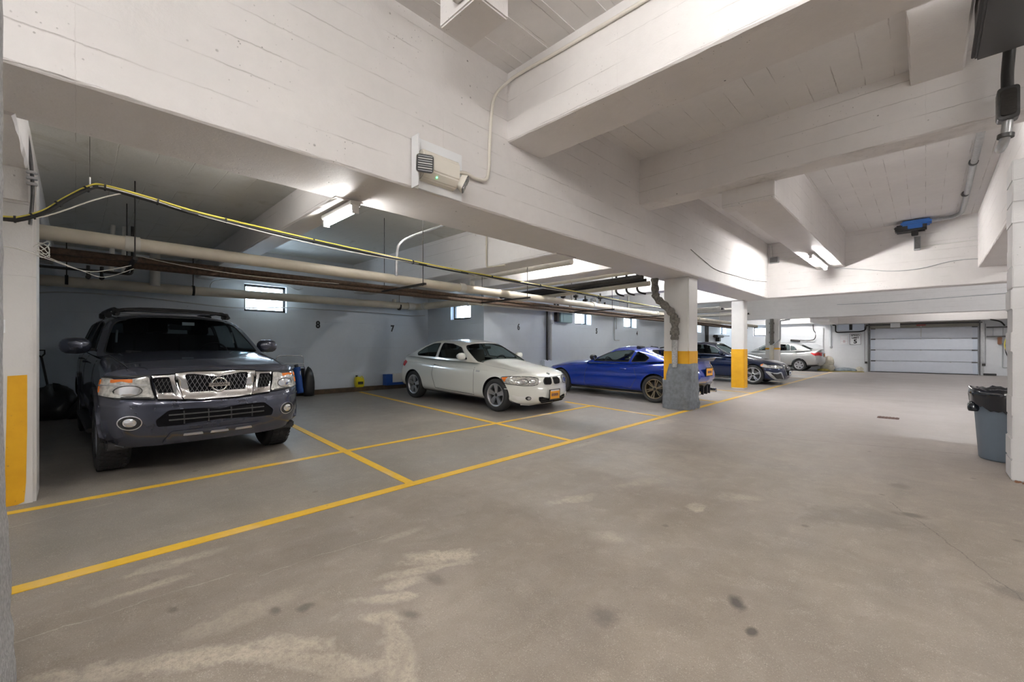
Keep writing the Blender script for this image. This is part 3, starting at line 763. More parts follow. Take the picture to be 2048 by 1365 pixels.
def wheel(parent, x, y, r, w, rim_r, style, rimmat, steer=0, tread=False, cap=True):
    """wheel with outer face toward sign(y)"""
    sg = 1 if y > 0 else -1
    t = bpy.data.objects.new('wheel', None); link(t, parent); t.location = (x, y, r); t.rotation_euler = (0, 0, steer)
    t.empty_display_size = .1
    M = Matrix.Rotation(R(-90)*sg, 4, 'X')      # lathe axis z -> outward y
    hw = w/2
    m = MB(); n = 48
    prof = [(rim_r, -hw*.8), (rim_r+.02, -hw), (r-.035, -hw*1.02), (r-.008, -hw*.82), (r, -hw*.6), (r, hw*.6), (r-.008, hw*.82), (r-.035, hw*1.02), (rim_r+.02, hw), (rim_r, hw*.8)]
    m.lathe(prof, n, 0, M)
    if tread:
        for row, yy in enumerate((-.78, -.42, -.06, .30, .66)):
            for k in range(44):
                a = 2*math.pi*(k+.5*(row % 2))/44; c = Matrix.Rotation(a, 4, 'Z'); h_ = hw*.27
                m.box((r-.006, -.017, yy*hw), (r+.006, .017, yy*hw+h_), 0, M @ c @ Matrix.Rotation(.25*(1 if row % 2 else -1), 4, 'X'))
    m.build('tire', MT['tire'], t)
    d = hw*.55
    m = MB(); m.lathe([(rim_r+.004, hw*.86), (rim_r-.006, hw*.9), (rim_r-.022, hw*.8), (rim_r-.03, hw*.2), (rim_r-.03, -hw*.8)], 40, 0, M)
    m.lathe([(0.001, hw*.60), (.045, hw*.60), (.058, hw*.52), (.062, hw*.1)], 20, 0, M)
    def spoke(a, w0, w1, r0, r1, z0, z1, th=.03, tw=0):
        c, s_ = math.cos(a), math.sin(a); c2, s2 = math.cos(a+tw), math.sin(a+tw)
        p = lambda rr, off, z, cc, ss: M @ Vector((rr*cc-off*ss, rr*ss+off*cc, z))
        vs = [p(r0, -w0, z0, c, s_), p(r0, w0, z0, c, s_), p(r1, w1, z1, c2, s2), p(r1, -w1, z1, c2, s2), p(r0, -w0*1.1, z0-th, c, s_), p(r0, w0*1.1, z0-th, c, s_), p(r1, w1*1.1, z1-th, c2, s2), p(r1, -w1*1.1, z1-th, c2, s2)]
        m.add(vs, [(0,1,2,3),(7,6,5,4),(0,4,5,1),(1,5,6,2),(2,6,7,3),(3,7,4,0)])
    for k in range(style['n']):
        a = 2*math.pi*k/style['n'] + .3
        if style['kind'] == 'star': spoke(a-.10, .020, .026, .03, rim_r-.01, hw*.6, hw*.78, tw=-.02); spoke(a+.10, .020, .026, .03, rim_r-.01, hw*.6, hw*.78, tw=.02)
        elif style['kind'] == 'double': spoke(a-.16, .012, .014, .05, rim_r-.01, hw*.55, hw*.75, tw=.03); spoke(a+.16, .012, .014, .05, rim_r-.01, hw*.55, hw*.75, tw=-.03)
        else: spoke(a, .035, .05, .03, rim_r-.01, hw*.6, hw*.72)
    m.build('rim', rimmat, t)
    m = MB(); m.lathe([(.07, hw*.05), (rim_r*.75, hw*.05), (rim_r*.75, -.01), (.07, -.01)], 30, 0, M); m.lathe([(.001, -hw*.55), (rim_r-.03, -hw*.55)], 30, 0, M); m.build('brake_disc', MT['dark_steel'], t)
    if cap: m = MB(); m.lathe([(.001, hw*.64), (.03, hw*.63), (.034, hw*.58)], 16, 0, M); m.build('centre_cap', MT['frame_black'] if style['kind'] != 'six' else rimmat, t)
    return t
def rbox(a, b, r=.03): m = MB(); m.box(a, b); return m, r
def seat(parent, x, y, z, mt, h=.62, w=.50, face=1):
    m = MB()
    m.box((x-.1, y-w/2, z), (x+.42, y+w/2, z+.16))
    c = Matrix.Translation((x-.06, y, z+.1)) @ Matrix.Rotation(R(-14), 4, 'Y')
    m.box((-.08, -w/2, 0), (.06, w/2, h), 0, c); m.box((-.05, -.13, h+.03), (.05, .13, h+.20), 0, c); m.box((-.01, -.06, h-.02), (.01, .06, h+.05), 0, c)
    return m.build('seat', mt, parent, .025)
def steering(parent, x, y, z, mt):
    m = MB(); c = Matrix.Translation((x, y, z)) @ Matrix.Rotation(R(-62), 4, 'Y')
    pts = [c @ Vector((.18*math.cos(2*math.pi*k/20), .18*math.sin(2*math.pi*k/20), 0)) for k in range(22)]
    m.tube(pts, .014, 6, caps=False); m.box((-.02, -.17, -.01), (.03, .17, .01), 0, c); m.box((-.17, -.02, -.01), (.02, .02, .01), 0, c)
    return m.build('steering_wheel', mt, parent)
def ellipse(cx, cy, rx, ry, n=24): return [(cx+rx*math.cos(2*math.pi*k/n), cy+ry*math.sin(2*math.pi*k/n)) for k in range(n)]
mat('matte_black', (.006, .006, .007), .9, spec=.1)
mat('tire', (.032, .032, .033), .75, noise=.2, nscale=30, bump=.2)
mat('chrome', (.80, .80, .80), .12, 1.0)
mat('satin_silver', (.62, .63, .66), .28, .85)
mat('dark_alloy', (.26, .22, .16), .3, .85)
mat('trim_black', (.018, .018, .019), .45)
mat('gloss_black', (.012, .012, .013), .12, coat=.5)
mat('interior_dark', (.022, .024, .028), .7, noise=.2)
mat('interior_tan', (.16, .14, .12), .7, noise=.2)
mat('amber', (.85, .22, .03), .18, coat=.6)
mat('red_lens', (.55, .01, .015), .15, coat=.8)
mat('lamp_clear', (.80, .79, .74), .10, .15, noise=.55, nscale=30, coat=1.0)
mat('lamp_inner', (.92, .93, .95), .10, .9)
mat('plate_yellow', (.90, .40, .03), .5)
mat('plate_ink', (.02, .03, .12), .5)
mat('plate_white', (.8, .8, .82), .4)
glassmat('car_glass_dark', (.40, .46, .48), .84)
glassmat('car_glass', (.50, .56, .55), .88)
mat('paint_slate', (.058, .064, .092), .26, .55, noise=.06, coat=.8)
mat('paint_white', (.80, .80, .745), .25, coat=.9)
mat('paint_blue', (.003, .032, .34), .22, .35, coat=1.0)
mat('paint_navy', (.006, .016, .060), .2, .45, coat=1.0)
mat('paint_silver', (.56, .565, .56), .28, .6, coat=.7)
mat('carbon', (.03, .032, .035), .3, noise=.3, nscale=60, coat=.5)
def lamp_unit(car, nm, fn, outline, parent, amber=None, inner=None, lens='lamp_clear'):
    h = car.patch(nm, fn, outline, MT[lens], parent, off=.010, depth=.05, g=.05)
    car.strip('lens_seal', fn, outline, .010, MT['trim_black'], h, off=.0115, closed=True)
    if amber: 
        for a in amber: car.patch('indicator', fn, a, MT['amber'], h, off=.014, depth=.01, g=.05)
    if inner:
        for cx, cy, rx, ry in inner: car.patch('reflector', fn, ellipse(cx, cy, rx, ry, 16), MT['lamp_inner'], h, off=.013, depth=.01, g=.05, dome=.012)
        for cx, cy, rx, ry in inner: car.strip('bezel', fn, ellipse(cx, cy, rx*1.12, ry*1.12, 18), .006, MT['trim_black'], h, off=.0135, closed=True)
    return h
def mirror(car, parent, x, z, sg, paint, sc=1.0, base=.78):
    y0 = car.C(*( (lambda uv: (uv[0], sg, uv[1]))(car.cab_uv(x, z)) )).y
    t = MB(); n = 10
    m = MB(); c = Matrix.Translation((-x+.02, y0 + sg*.15*sc, z+.03)) @ Matrix.Diagonal((.085*sc, .125*sc, .085*sc, 1))
    prof = []
    for i in range(9): 
        a = -math.pi/2 + math.pi*i/8; prof.append((max(.001, math.cos(a)**.6 if math.cos(a) > 0 else .001), math.sin(a)))
    m.lathe(prof, 16, 0, c); o = m.build('door_mirror', paint, parent)
    m = MB(); m.box((-x-.02, min(y0, y0+sg*.1), z-.035), (-x+.03, max(y0, y0+sg*.1), z-.005)); m.build('mirror_arm', MT['trim_black'], o, .008)
    m = MB(); m.lathe([(.001, 0), (.9, 0), (.95, .05)], 16, 0, Matrix.Translation((-x-.045, y0+sg*.15*sc, z+.03)) @ Matrix.Rotation(R(-90), 4, 'Y') @ Matrix.Diagonal((.07*sc, .105*sc, .05, 1))); m.build('mirror_glass', MT['chrome'], o)
    return o
def handle(car, parent, x, z, sg, mt, ln=.17):
    a = car.sidepos(x, z, sg); b = car.sidepos(x+ln, z, sg); o_ = Vector((0, sg*.035, 0))
    m = MB(); m.tube([a, a+o_, b+o_, b], .013, 6); return m.build('door_handle', mt, parent)
def plate_obj(parent, name, M, w, h, fmt, mt):
    m = MB(); m.box((-w/2, -h/2, -.01), (w/2, h/2, .002), 0, M); o = m.build(name, MT[fmt], parent)
    m = MB(); m.box((-w/2+.02, -h/2+.02, 0), (w/2-.02, h/2-.02, .006), 0, M); p = m.build('number_plate', MT[mt], o)
    return o
def plate_marks(o, M, w, h, ink='plate_ink'):
    m = MB(); x = -w/2+.045; k = 0; rnd = random.Random(3)
    while x < w/2-.05:
        ww = .020 + .008*rnd.random(); m.box((x, -h*.19, .006), (x+.007, h*.17, .008), 0, M); m.box((x+ww-.008, -h*.19, .006), (x+ww, h*.17, .008), 0, M)
        if k % 2 == 0: m.box((x, h*.12, .006), (x+ww, h*.17, .008), 0, M)
        else: m.box((x, -h*.03, .006), (x+ww, h*.02, .008), 0, M)
        x += ww+.012; k += 1
    m.build('plate_lettering', MT[ink], o)
mat('mesh_grey', (.30, .30, .31), .35, .8)
# ---------------------------------------------------------------- dark grey SUV
def place(t, fx, fy, ang, xa, sc=1.0, z=0):
    t.scale = (sc, sc, sc); xa = xa*sc
    """put the car so that the point (xa behind the nose, 0) lies at fx,fy heading ang; slope of the bay floor"""
    d = Vector((math.cos(ang), math.sin(ang), 0))
    o = Vector((fx, fy, 0)) + d*xa
    pit = math.atan(SL)*math.cos(ang) if fx < -3.35 else 0
    t.location = (o.x, o.y, fz(fx) - math.sin(pit)*xa + z); t.rotation_euler = (0, pit, ang)
suv = thing('suv', 'dark slate-grey SUV with chrome mesh grille and roof rack parked nose out', 'car')
S1 = Car(L=4.88, nexp=9, crown=.035, sillc=-.86, tubz=.62, tub=(1.42, 4.3), ra=.435, archz=.015, r=.375, track=1.57, axles=(.86, 3.71),
    top=[(0, 1.065), (.08, 1.075), (.35, 1.125), (.8, 1.185), (1.35, 1.235), (1.6, 1.235), (3, 1.245), (4.6, 1.25), (4.88, 1.20)],
    bot=[(0, .33), (.25, .32), (.5, .34), (1.3, .34), (3.4, .34), (4.3, .38), (4.88, .46)],
    w=[(0, .86), (.12, .905), (.5, .925), (1.3, .925), (4.2, .925), (4.88, .89)],
    side=[(-1, .94), (-.7, .985), (-.2, 1.0), (.3, 1.0), (.75, .975), (1, .945)],
    flean=[(-1, .10), (-.75, .03), (-.35, .0), (0, .012), (.28, .04), (.32, .075), (.6, .085), (.85, .10), (.95, .13), (1, .19)],
    rlean=[(-1, .10), (-.5, 0), (0, .02), (.3, .06), (1, .08)],
    fplan=[(0, 0), (.5, .035), (.75, .10), (.9, .19), (1, .33)], rplan=[(0, 0), (.7, .03), (.9, .08), (1, .2)],
    cf=[(-1, 1.30), (1, 2.12)], cr=[(-1, 4.80), (1, 4.62)], cplan=.15, crplan=.06, roof=[(1.3, 1.65), (2.1, 1.70), (2.8, 1.745), (3.8, 1.735), (4.8, 1.69)],
    rcrown=.035, cw=[(1.3, .875), (2, .885), (4.2, .88), (4.8, .84)], tumble=.81)
P = MT['paint_slate']; TB = MT['trim_black']
S1.shell(suv, P, TB)
W1 = roundpoly([(1.72, 1.27), (2.16, 1.59), (2.62, 1.64), (2.66, 1.27)], .05)
W2 = roundpoly([(2.74, 1.27), (2.74, 1.645), (3.58, 1.64), (3.66, 1.27)], .05)
W3 = roundpoly([(3.78, 1.27), (3.74, 1.63), (4.50, 1.58), (4.58, 1.29)], .06)
S1.cabin(suv, P, MT['car_glass_dark'], TB, [W1, W2, W3], [(-.93, -.90), (.93, -.90), (.90, .90), (-.90, .90)], [(-.85, -.6), (.85, -.6), (.8, .8), (-.8, .8)])
for ax in (.86, 3.71):
    for sg in (1, -1): wheel(suv, -ax, sg*.80, .375, .255, .225, {'n': 6, 'kind': 'six'}, MT['satin_silver'], tread=True)
F1 = S1.frontpos
# fender flares and running boards
for ax in (.86, 3.71):
    for sg in (1, -1):
        pts = []
        for rr in (.43, .505):
            rng_ = range(-8, 189, 14) if rr < .5 else range(188, -9, -14)
            pts += [(ax + rr*math.cos(R(a)), .39 + rr*math.sin(R(a))) for a in rng_]
        pts = [(x, max(z, S1.bot(x)+.005)) for x, z in pts]
        S1.patch('wheel_flare', lambda x, z, sg=sg: S1.sidepos(x, z, sg), pts, P, suv, off=.028, depth=.05, g=.08)
for sg in (1, -1): m = MB(); m.box((-3.2, min(sg*.80, sg*.97), .33), (-1.35, max(sg*.80, sg*.97), .38)); m.build('running_board', TB, suv, .012)
# door shut lines, mouldings, handles
for sg in (1, -1):
    fn = lambda x, z, sg=sg: S1.sidepos(x, z, sg)
    S1.strip('door_gap', fn, [(1.40, .45), (1.38, .9), (1.42, 1.20)], .008, MT['interior_dark'], suv)
    S1.strip('door_gap', fn, [(2.70, .42), (2.70, 1.22)], .008, MT['interior_dark'], suv)
    S1.strip('door_gap', fn, [(3.30, .42), (3.55, .75), (3.66, 1.21)], .008, MT['interior_dark'], suv)
    S1.strip('door_moulding', fn, [(1.45, .60), (3.25, .62)], .05, P, suv, off=.016)
    handle(S1, suv, 2.45, 1.10, sg, P); handle(S1, suv, 3.38, 1.11, sg, P)
    mirror(S1, suv, 1.80, 1.29, sg, P, 1.15)
# bonnet gap, crease lines
S1.strip('bonnet_gap', F1, [(q/10, 1.052 - .016*abs(q/10)**3) for q in range(-10, 11)], .010, MT['interior_dark'], suv)
for sg in (1, -1): S1.strip('bonnet_gap', lambda x, y: S1.toppos(x, y), [(.30, sg*.72), (.8, sg*.765), (1.30, sg*.79)], .008, MT['interior_dark'], suv)
# headlights: q runs across the nose and wraps round the corner
for sg in (1, -1):
    f = lambda q, z, sg=sg: F1(sg*q, z)
    o1 = roundpoly([(.585, .812), (.66, 1.035), (1.02, 1.025), (1.13, .99), (1.10, .90), (1.0, .845), (.9, .825)], .03)
    h = lamp_unit(S1, 'headlight', f, o1, suv, amber=[roundpoly([(1.0, .955), (1.0, 1.005), (1.08, 1.0), (1.105, .955)], .01), roundpoly([(1.0, .875), (1.0, .94), (1.10, .94), (1.075, .89)], .01), roundpoly([(.78, .975), (.79, 1.01), (.94, 1.007), (.935, .975)], .008)], inner=[(.80, .892, .095, .048)])
    S1.strip('lens_divider', f, [(.66, .952), (1.11, .948)], .006, MT['satin_silver'], h, off=.015)
    # side grille with chrome surround
    sgp = [(.355, .785), (.445, 1.048), (.655, 1.042), (.575, .80)]
    fr = S1.patch('grille_surround', f, sgp, MT['chrome'], suv, off=.014, depth=.05, g=.06)
    inn = roundpoly([(.415, .815), (.485, 1.022), (.628, 1.02), (.56, .818)], .02)
    S1.strip('grille_gap', f, sgp, .010, MT['matte_black'], fr, off=.0155, closed=True)
    S1.patch('grille_backing', f, inn, MT['matte_black'], fr, off=.017, depth=.01, g=.06)
    for k in range(-6, 12):
        for d in (1, -1):
            seg = []
            for t in range(0, 13):
                z = .815 + .207*t/12; q = .47 + k*.038 + d*(z-.92)*.50
                if inpoly((q, z), inn): seg.append((q, z))
            if len(seg) > 2: S1.strip('grille_mesh', f, [seg[0], seg[-1]], .004, MT['dark_steel'], fr, off=.020)
# chrome V grille
V = [(-.405, .890), (-.295, .718), (.295, .718), (.405, .890)]
V = [(-.45, 1.052), (-.355, .785), (-.2, .772), (.2, .772), (.355, .785), (.45, 1.052), (.3, 1.062), (-.3, 1.062)]
gs = S1.patch('grille_surround', F1, V, MT['chrome'], suv, off=.024, depth=.06, g=.06)
inn = roundpoly([(-.345, 1.04), (-.275, .822), (.275, .822), (.345, 1.04)], .02)
S1.strip('grille_gap', F1, V, .009, MT['matte_black'], gs, off=.0255, closed=True)
S1.patch('grille_backing', F1, inn, MT['matte_black'], gs, off=.027, depth=.012, g=.05)
for k in range(-14, 15):
    for d in (1, -1):
        seg = []
        for t in range(0, 17):
            z = .822 + .218*t/16; q = k*.048 + d*(z-.93)*.62
            if inpoly((q, z), inn): seg.append((q, z))
        if len(seg) > 2: S1.strip('grille_mesh', F1, [seg[0], seg[-1]], .0035, MT['mesh_grey'], gs, off=.030)
# round badge
bx = -F1(0, .93).x - .048
Mb = face_m((-bx, 0, .93), (0, 1, 0), (0, 0, 1))
m = MB(); pts = [Mb @ Vector((.070*math.cos(2*math.pi*k/32), .070*math.sin(2*math.pi*k/32), 0)) for k in range(34)]
m.tube(pts, .0095, 8, caps=False); m.box((-.098, -.019, -.006), (.098, .019, .008), 0, Mb); bd = m.build('badge', MT['chrome'], suv)
texto('badge_lettering', 'NISSAN', .036, TB, face_m((-bx+.009, 0, .93), (0, 1, 0), (0, 0, 1)), bd, .001, .0006, 1.25)
# bumper details
low = roundpoly([(-.62, .60), (-.60, .525), (.60, .525), (.62, .60), (.50, .70), (-.50, .70)], .03)
it = S1.patch('bumper_intake', F1, low, MT['matte_black'], suv, off=.012, depth=.03, g=.08)
S1.strip('intake_lip', F1, low, .018, P, it, off=.026, closed=True)
for z in (.59, .64): S1.strip('intake_bar', F1, [(-.50, z), (.50, z)], .012, MT['dark_steel'], it, off=.022)
for q in (-.36, -.12, .12, .36): S1.strip('intake_bar', F1, [(q, .545), (q, .675)], .012, MT['trim_black'], it, off=.019)
S1.strip('bumper_crease', F1, [(q/10, .745) for q in range(-11, 12)], .016, P, suv, off=.012)
sk = roundpoly([(-.60, .345), (-.47, .475), (.47, .475), (.60, .345)], .02)
sp = S1.patch('skid_plate', F1, sk, MT['paint_slate'], suv, off=.02, depth=.05, g=.08)
for q in (-.27, 0, .27): S1.patch('tow_slot', F1, roundpoly([(q-.1, .418), (q-.09, .440), (q+.09, .440), (q+.1, .418)], .008), MT['satin_silver'], sp, off=.023, depth=.01, g=.05)
for sg in (1, -1):
    f = lambda q, z, sg=sg: F1(sg*q, z)
    fo = S1.patch('fog_lamp', f, ellipse(.80, .585, .085, .065), TB, suv, off=.010, depth=.03, g=.05)
    S1.patch('lens', f, ellipse(.80, .587, .050, .040), MT['lamp_inner'], fo, off=.014, depth=.01, g=.04, dome=.02)
    S1.strip('fog_ring', f, ellipse(.80, .585, .088, .067), .008, MT['chrome'], fo, off=.013, closed=True)
    a = S1.sidepos(.30, .37, sg); m = MB(); m.box((-.48, min(sg*.60, sg*.885), .30), (-.30, max(sg*.60, sg*.885), .385)); m.build('air_deflector', TB, suv, .015)
S1.patch('lower_lip', F1, [(-1.0, .335), (-1.0, .375), (1.0, .375), (1.0, .335)], TB, suv, off=.014, depth=.05, g=.1)
# roof rack
for sg in (1, -1):
    m = MB(); pts = [Vector((-x, sg*(.63), z)) for x, z in [(2.25, 1.735), (2.45, 1.80), (2.7, 1.825), (3.6, 1.825), (4.3, 1.81), (4.5, 1.74)]]
    m.tube(smooth(pts, 4), .022, 8); rr = m.build('roof_rail', TB, suv)
    for x in (2.40, 3.4, 4.35): m = MB(); m.box((-x-.08, sg*.63-.035, 1.72), (-x+.08, sg*.63+.035, 1.815)); m.build('rail_foot', TB, rr, .012)
m = MB()
m.tube(smooth([(-2.30, -.66, 1.735), (-2.34, -.60, 1.79), (-2.42, -.3, 1.825), (-2.42, .3, 1.825), (-2.34, .60, 1.79), (-2.30, .66, 1.735)], 5), .026, 8); m.build('rack_crossbar', TB, suv)
for x in (3.2, 4.1): m = MB(); m.tube([(-x, -.62, 1.83), (-x, .62, 1.83)], .016, 8); m.build('rack_crossbar', MT['satin_silver'], suv)
m = MB(); m.box((-2.36, -.55, 1.79), (-2.30, .55, 1.805)); m.build('air_dam', TB, suv, .004)
# interior, wipers, sticker
ID = MT['interior_dark']
m = MB(); m.box((-1.85, -.75, .98), (-1.38, .75, 1.21)); m.build('dashboard', ID, suv, .04)
for y in (.38, -.38): seat(suv, -2.65, y, .76, ID)
seat(suv, -3.5, 0, .78, ID, w=1.3)
steering(suv, -1.98, .38, 1.20, TB)
for y in (.1, .62):
    a = S1.C(1, y-.62 if y > .5 else y-.75, -.93); m = MB(); a = S1.C(1, -.1 if y < .5 else .62, -.97); b = S1.C(1, -.72 if y < .5 else -.02, -.80)
    m.tube([a+Vector((.02, 0, .01)), b+Vector((.015, 0, .01))], .008, 5); m.build('wiper', TB, suv)
p = S1.C(1, .06, .72); p2 = S1.C(1, .06, .55)
m = MB(); m.box((p.x-.03, p.y-.02, p.z-.05), (p.x-.01, p.y+.12, p.z-.005)); m.build('windscreen_sticker', MT['plate_white'], suv)
m = MB(); m.box((p2.x-.12, -.13, p2.z-.07), (p2.x-.08, .13, p2.z+.0)); m.build('rear_view_mirror', ID, suv, .015)
for sg in (1, -1):
    c0 = [(-2.05, sg*.68, 1.14), (-2.2, sg*.675, 1.2), (-2.45, sg*.63, 1.5), (-2.5, sg*.62, 1.58)]
    m = MB(); m.tube([(-2.04+.0, sg*.66, 1.36), (-2.10, sg*.645, 1.52)], .012, 6); m.build('grab_handle', MT['grey_paint'], suv)
place(suv, -5.82, .975, R(2.2), .86, .91)
# ---------------------------------------------------------------- white coupe
wc = thing('coupe', 'white two-door coupe with black twin kidney grille and yellow front plate', 'car')
S2 = Car(L=4.26, nexp=5.5, crown=.045, sillc=-.99, tubz=.42, tub=(1.45, 3.7), ra=.345, archz=.005, r=.312, track=1.48, axles=(.77, 3.43),
    top=[(0, .62), (.06, .66), (.2, .715), (.6, .80), (1.0, .86), (1.4, .925), (2.2, .945), (3.2, .97), (3.7, .985), (4.12, .97), (4.26, .92)],
    bot=[(0, .17), (.2, .15), (.5, .16), (1.2, .145), (3.0, .16), (3.8, .19), (4.26, .28)],
    w=[(0, .74), (.12, .80), (.45, .855), (.8, .865), (1.5, .85), (2.6, .86), (3.4, .87), (4.0, .84), (4.26, .76)],
    side=[(-1, .92), (-.7, .975), (-.3, .99), (.1, 1.0), (.45, .985), (.75, .94), (1, .87)],
    flean=[(-1, .10), (-.8, .02), (-.4, .0), (-.05, .01), (.3, .035), (.7, .055), (.9, .09), (1, .18)], rlean=[(-1, .12), (-.5, 0), (.1, .02), (.6, .09), (1, .12)],
    fplan=[(0, 0), (.4, .035), (.7, .13), (.85, .22), (.95, .33), (1, .46)], rplan=[(0, 0), (.6, .04), (.85, .14), (1, .34)],
    cf=[(-1, 1.16), (1, 1.90)], cr=[(-1, 3.92), (0, 3.62), (1, 3.10)], cplan=.22, crplan=.10,
    roof=[(1.1, 1.22), (1.9, 1.27), (2.4, 1.335), (2.8, 1.335), (3.3, 1.27), (3.9, 1.12)], rcrown=.04, cw=[(1.2, .76), (2, .80), (3, .80), (3.9, .74)], tumble=.73)
P = MT['paint_white']
S2.shell(wc, P, TB)
S2.cabin(wc, P, MT['car_glass'], TB, [roundpoly([(1.66, .955), (1.98, 1.19), (2.3, 1.262), (2.62, 1.275), (2.58, .97)], .03), roundpoly([(2.68, .975), (2.71, 1.275), (2.95, 1.255), (3.20, 1.17), (3.42, 1.04), (3.36, .985)], .04)],
    [(-.93, -.93), (.93, -.93), (.90, .86), (-.90, .86)], [(-.88, -.7), (.88, -.7), (.8, .8), (-.8, .8)])
for ax in S2.axles:
    for sg in (1, -1): wheel(wc, -ax, sg*.755, .312, .205, .218, {'n': 5, 'kind': 'star'}, MT['satin_silver'])
F = S2.frontpos
def sidefn(S, sg): return lambda x, z: S.sidepos(x, z, sg)
for sg in (1, -1):
    fn = sidefn(S2, sg)
    S2.strip('door_gap', fn, [(1.40, .26), (1.37, .6), (1.42, .90)], .007, TB, wc); S2.strip('door_gap', fn, [(2.62, .30), (2.72, .60), (2.68, .93)], .007, TB, wc)
    S2.strip('door_gap', fn, [(1.40, .26), (2.62, .30)], .007, TB, wc)
    S2.strip('crease', fn, [(1.0, .76), (2.0, .80), (3.9, .84)], .012, P, wc, off=.006)
    handle(S2, wc, 2.46, .80, sg, P); mirror(S2, wc, 1.72, .985, sg, P, .85)
    S2.strip('indicator_slot', fn, [(1.22, .735), (1.33, .74)], .03, MT['grey_paint'], wc, off=.004)
    f = lambda q, z, sg=sg: F(sg*q, z)
    o1 = roundpoly([(.50, .535), (.50, .635), (.72, .672), (.95, .680), (1.30, .66), (1.06, .56), (.85, .52), (.62, .515)], .03)
    h = lamp_unit(S2, 'headlight', f, o1, wc, amber=[roundpoly([(1.02, .585), (1.02, .665), (1.25, .652), (1.06, .585)], .02)], inner=[(.64, .59, .07, .038), (.82, .59, .08, .042)])
    fo = S2.patch('fog_lamp_recess', f, roundpoly([(.66, .245), (.62, .30), (.66, .33), (.98, .335), (.92, .25)], .02), MT['trim_black'] if False else MT['white_metal'], wc, off=.004, depth=.02, g=.05)
    S2.patch('fog_lamp', f, ellipse(.75, .288, .055, .036), TB, fo, off=.010, depth=.01, g=.04); S2.patch('lens', f, ellipse(.74, .288, .033, .024), MT['lamp_inner'], fo, off=.014, depth=.01, g=.04, dome=.01)
    kg = S2.patch('kidney_grille', f, roundpoly([(.055, .545), (.045, .645), (.30, .648), (.345, .60), (.30, .528), (.10, .522)], .035), MT['matte_black'], wc, off=.012, depth=.03, g=.05)
    S2.strip('grille_ring', f, roundpoly([(.055, .545), (.045, .645), (.30, .648), (.345, .60), (.30, .528), (.10, .522)], .035), .010, TB, kg, off=.016, closed=True)
    for k in range(6): S2.strip('grille_bar', f, [(.085+.04*k, .535), (.085+.04*k, .635)], .006, MT['gloss_black'], kg, off=.018)
    S2.patch('tail_light', lambda q, z, sg=sg: S2.rearpos(sg*q, z), roundpoly([(.6, .70), (.6, .86), (1.1, .86), (1.28, .82), (1.2, .72)], .03), MT['red_lens'], wc, off=.008, depth=.03, g=.08)
low = roundpoly([(-.52, .235), (-.48, .195), (.48, .195), (.52, .235), (.52, .305), (-.52, .305)], .02)
S2.patch('bumper_intake', F, low, MT['matte_black'], wc, off=.018, depth=.02, g=.08)
for z in (.23, .265): S2.strip('intake_bar', F, [(-.5, z), (.5, z)], .008, MT['gloss_black'], wc, off=.022)
S2.strip('bumper_crease', F, [(q/10, .455) for q in range(-11, 12)], .012, P, wc, off=.008)
S2.patch('front_lip', F, [(-1.05, .155), (-1.05, .175), (1.05, .175), (1.05, .155)], P, wc, off=.02, depth=.05, g=.1)
S2.strip('bonnet_gap', F, [(-1.2, .655), (-.95, .685), (-.6, .668), (0, .66), (.6, .668), (.95, .685), (1.2, .655)], .006, TB, wc)
for sg in (1, -1): S2.strip('bonnet_gap', lambda x, y: S2.toppos(x, y), [(.42, sg*.60), (.9, sg*.66), (1.35, sg*.69)], .006, MT['grey_paint'], wc)
e = S2.toppos(.16, 0); m = MB(); m.lathe([(.001, .012), (.032, .010), (.037, 0)], 16, 0, Matrix.Translation(e) @ Matrix.Rotation(R(25), 4, 'Y')); m.build('round_badge', MT['gloss_black'], wc)
pp = F(-.02, .34); Mp = face_m((pp.x+.035, -.03, .335), (0, 1, 0), (0, 0, 1))
pl = plate_obj(wc, 'plate_frame', Mp, .33, .20, 'trim_black', 'plate_yellow'); plate_marks(pl, Mp, .30, .15)
m = MB(); m.box((-.13, .066, .003), (.13, .088, .007), 0, Mp); m.build('frame_strip', MT['plate_white'], pl)
m = MB(); m.box((-1.7, -.66, .70), (-1.38, .66, .92)); m.build('dashboard', MT['interior_tan'], wc, .03)
for y in (.36, -.36): seat(wc, -2.45, y, .42, MT['interior_tan'])
seat(wc, -3.15, 0, .46, MT['interior_tan'], w=1.1, h=.5); steering(wc, -1.83, .36, .86, TB)
p2 = S2.C(1, 0, .62); m = MB(); m.box((p2.x-.12, -.11, p2.z-.06), (p2.x-.09, .11, p2.z)); m.build('rear_view_mirror', ID, wc, .012)
place(wc, -5.80, 6.30, R(1.9), .77, .985)

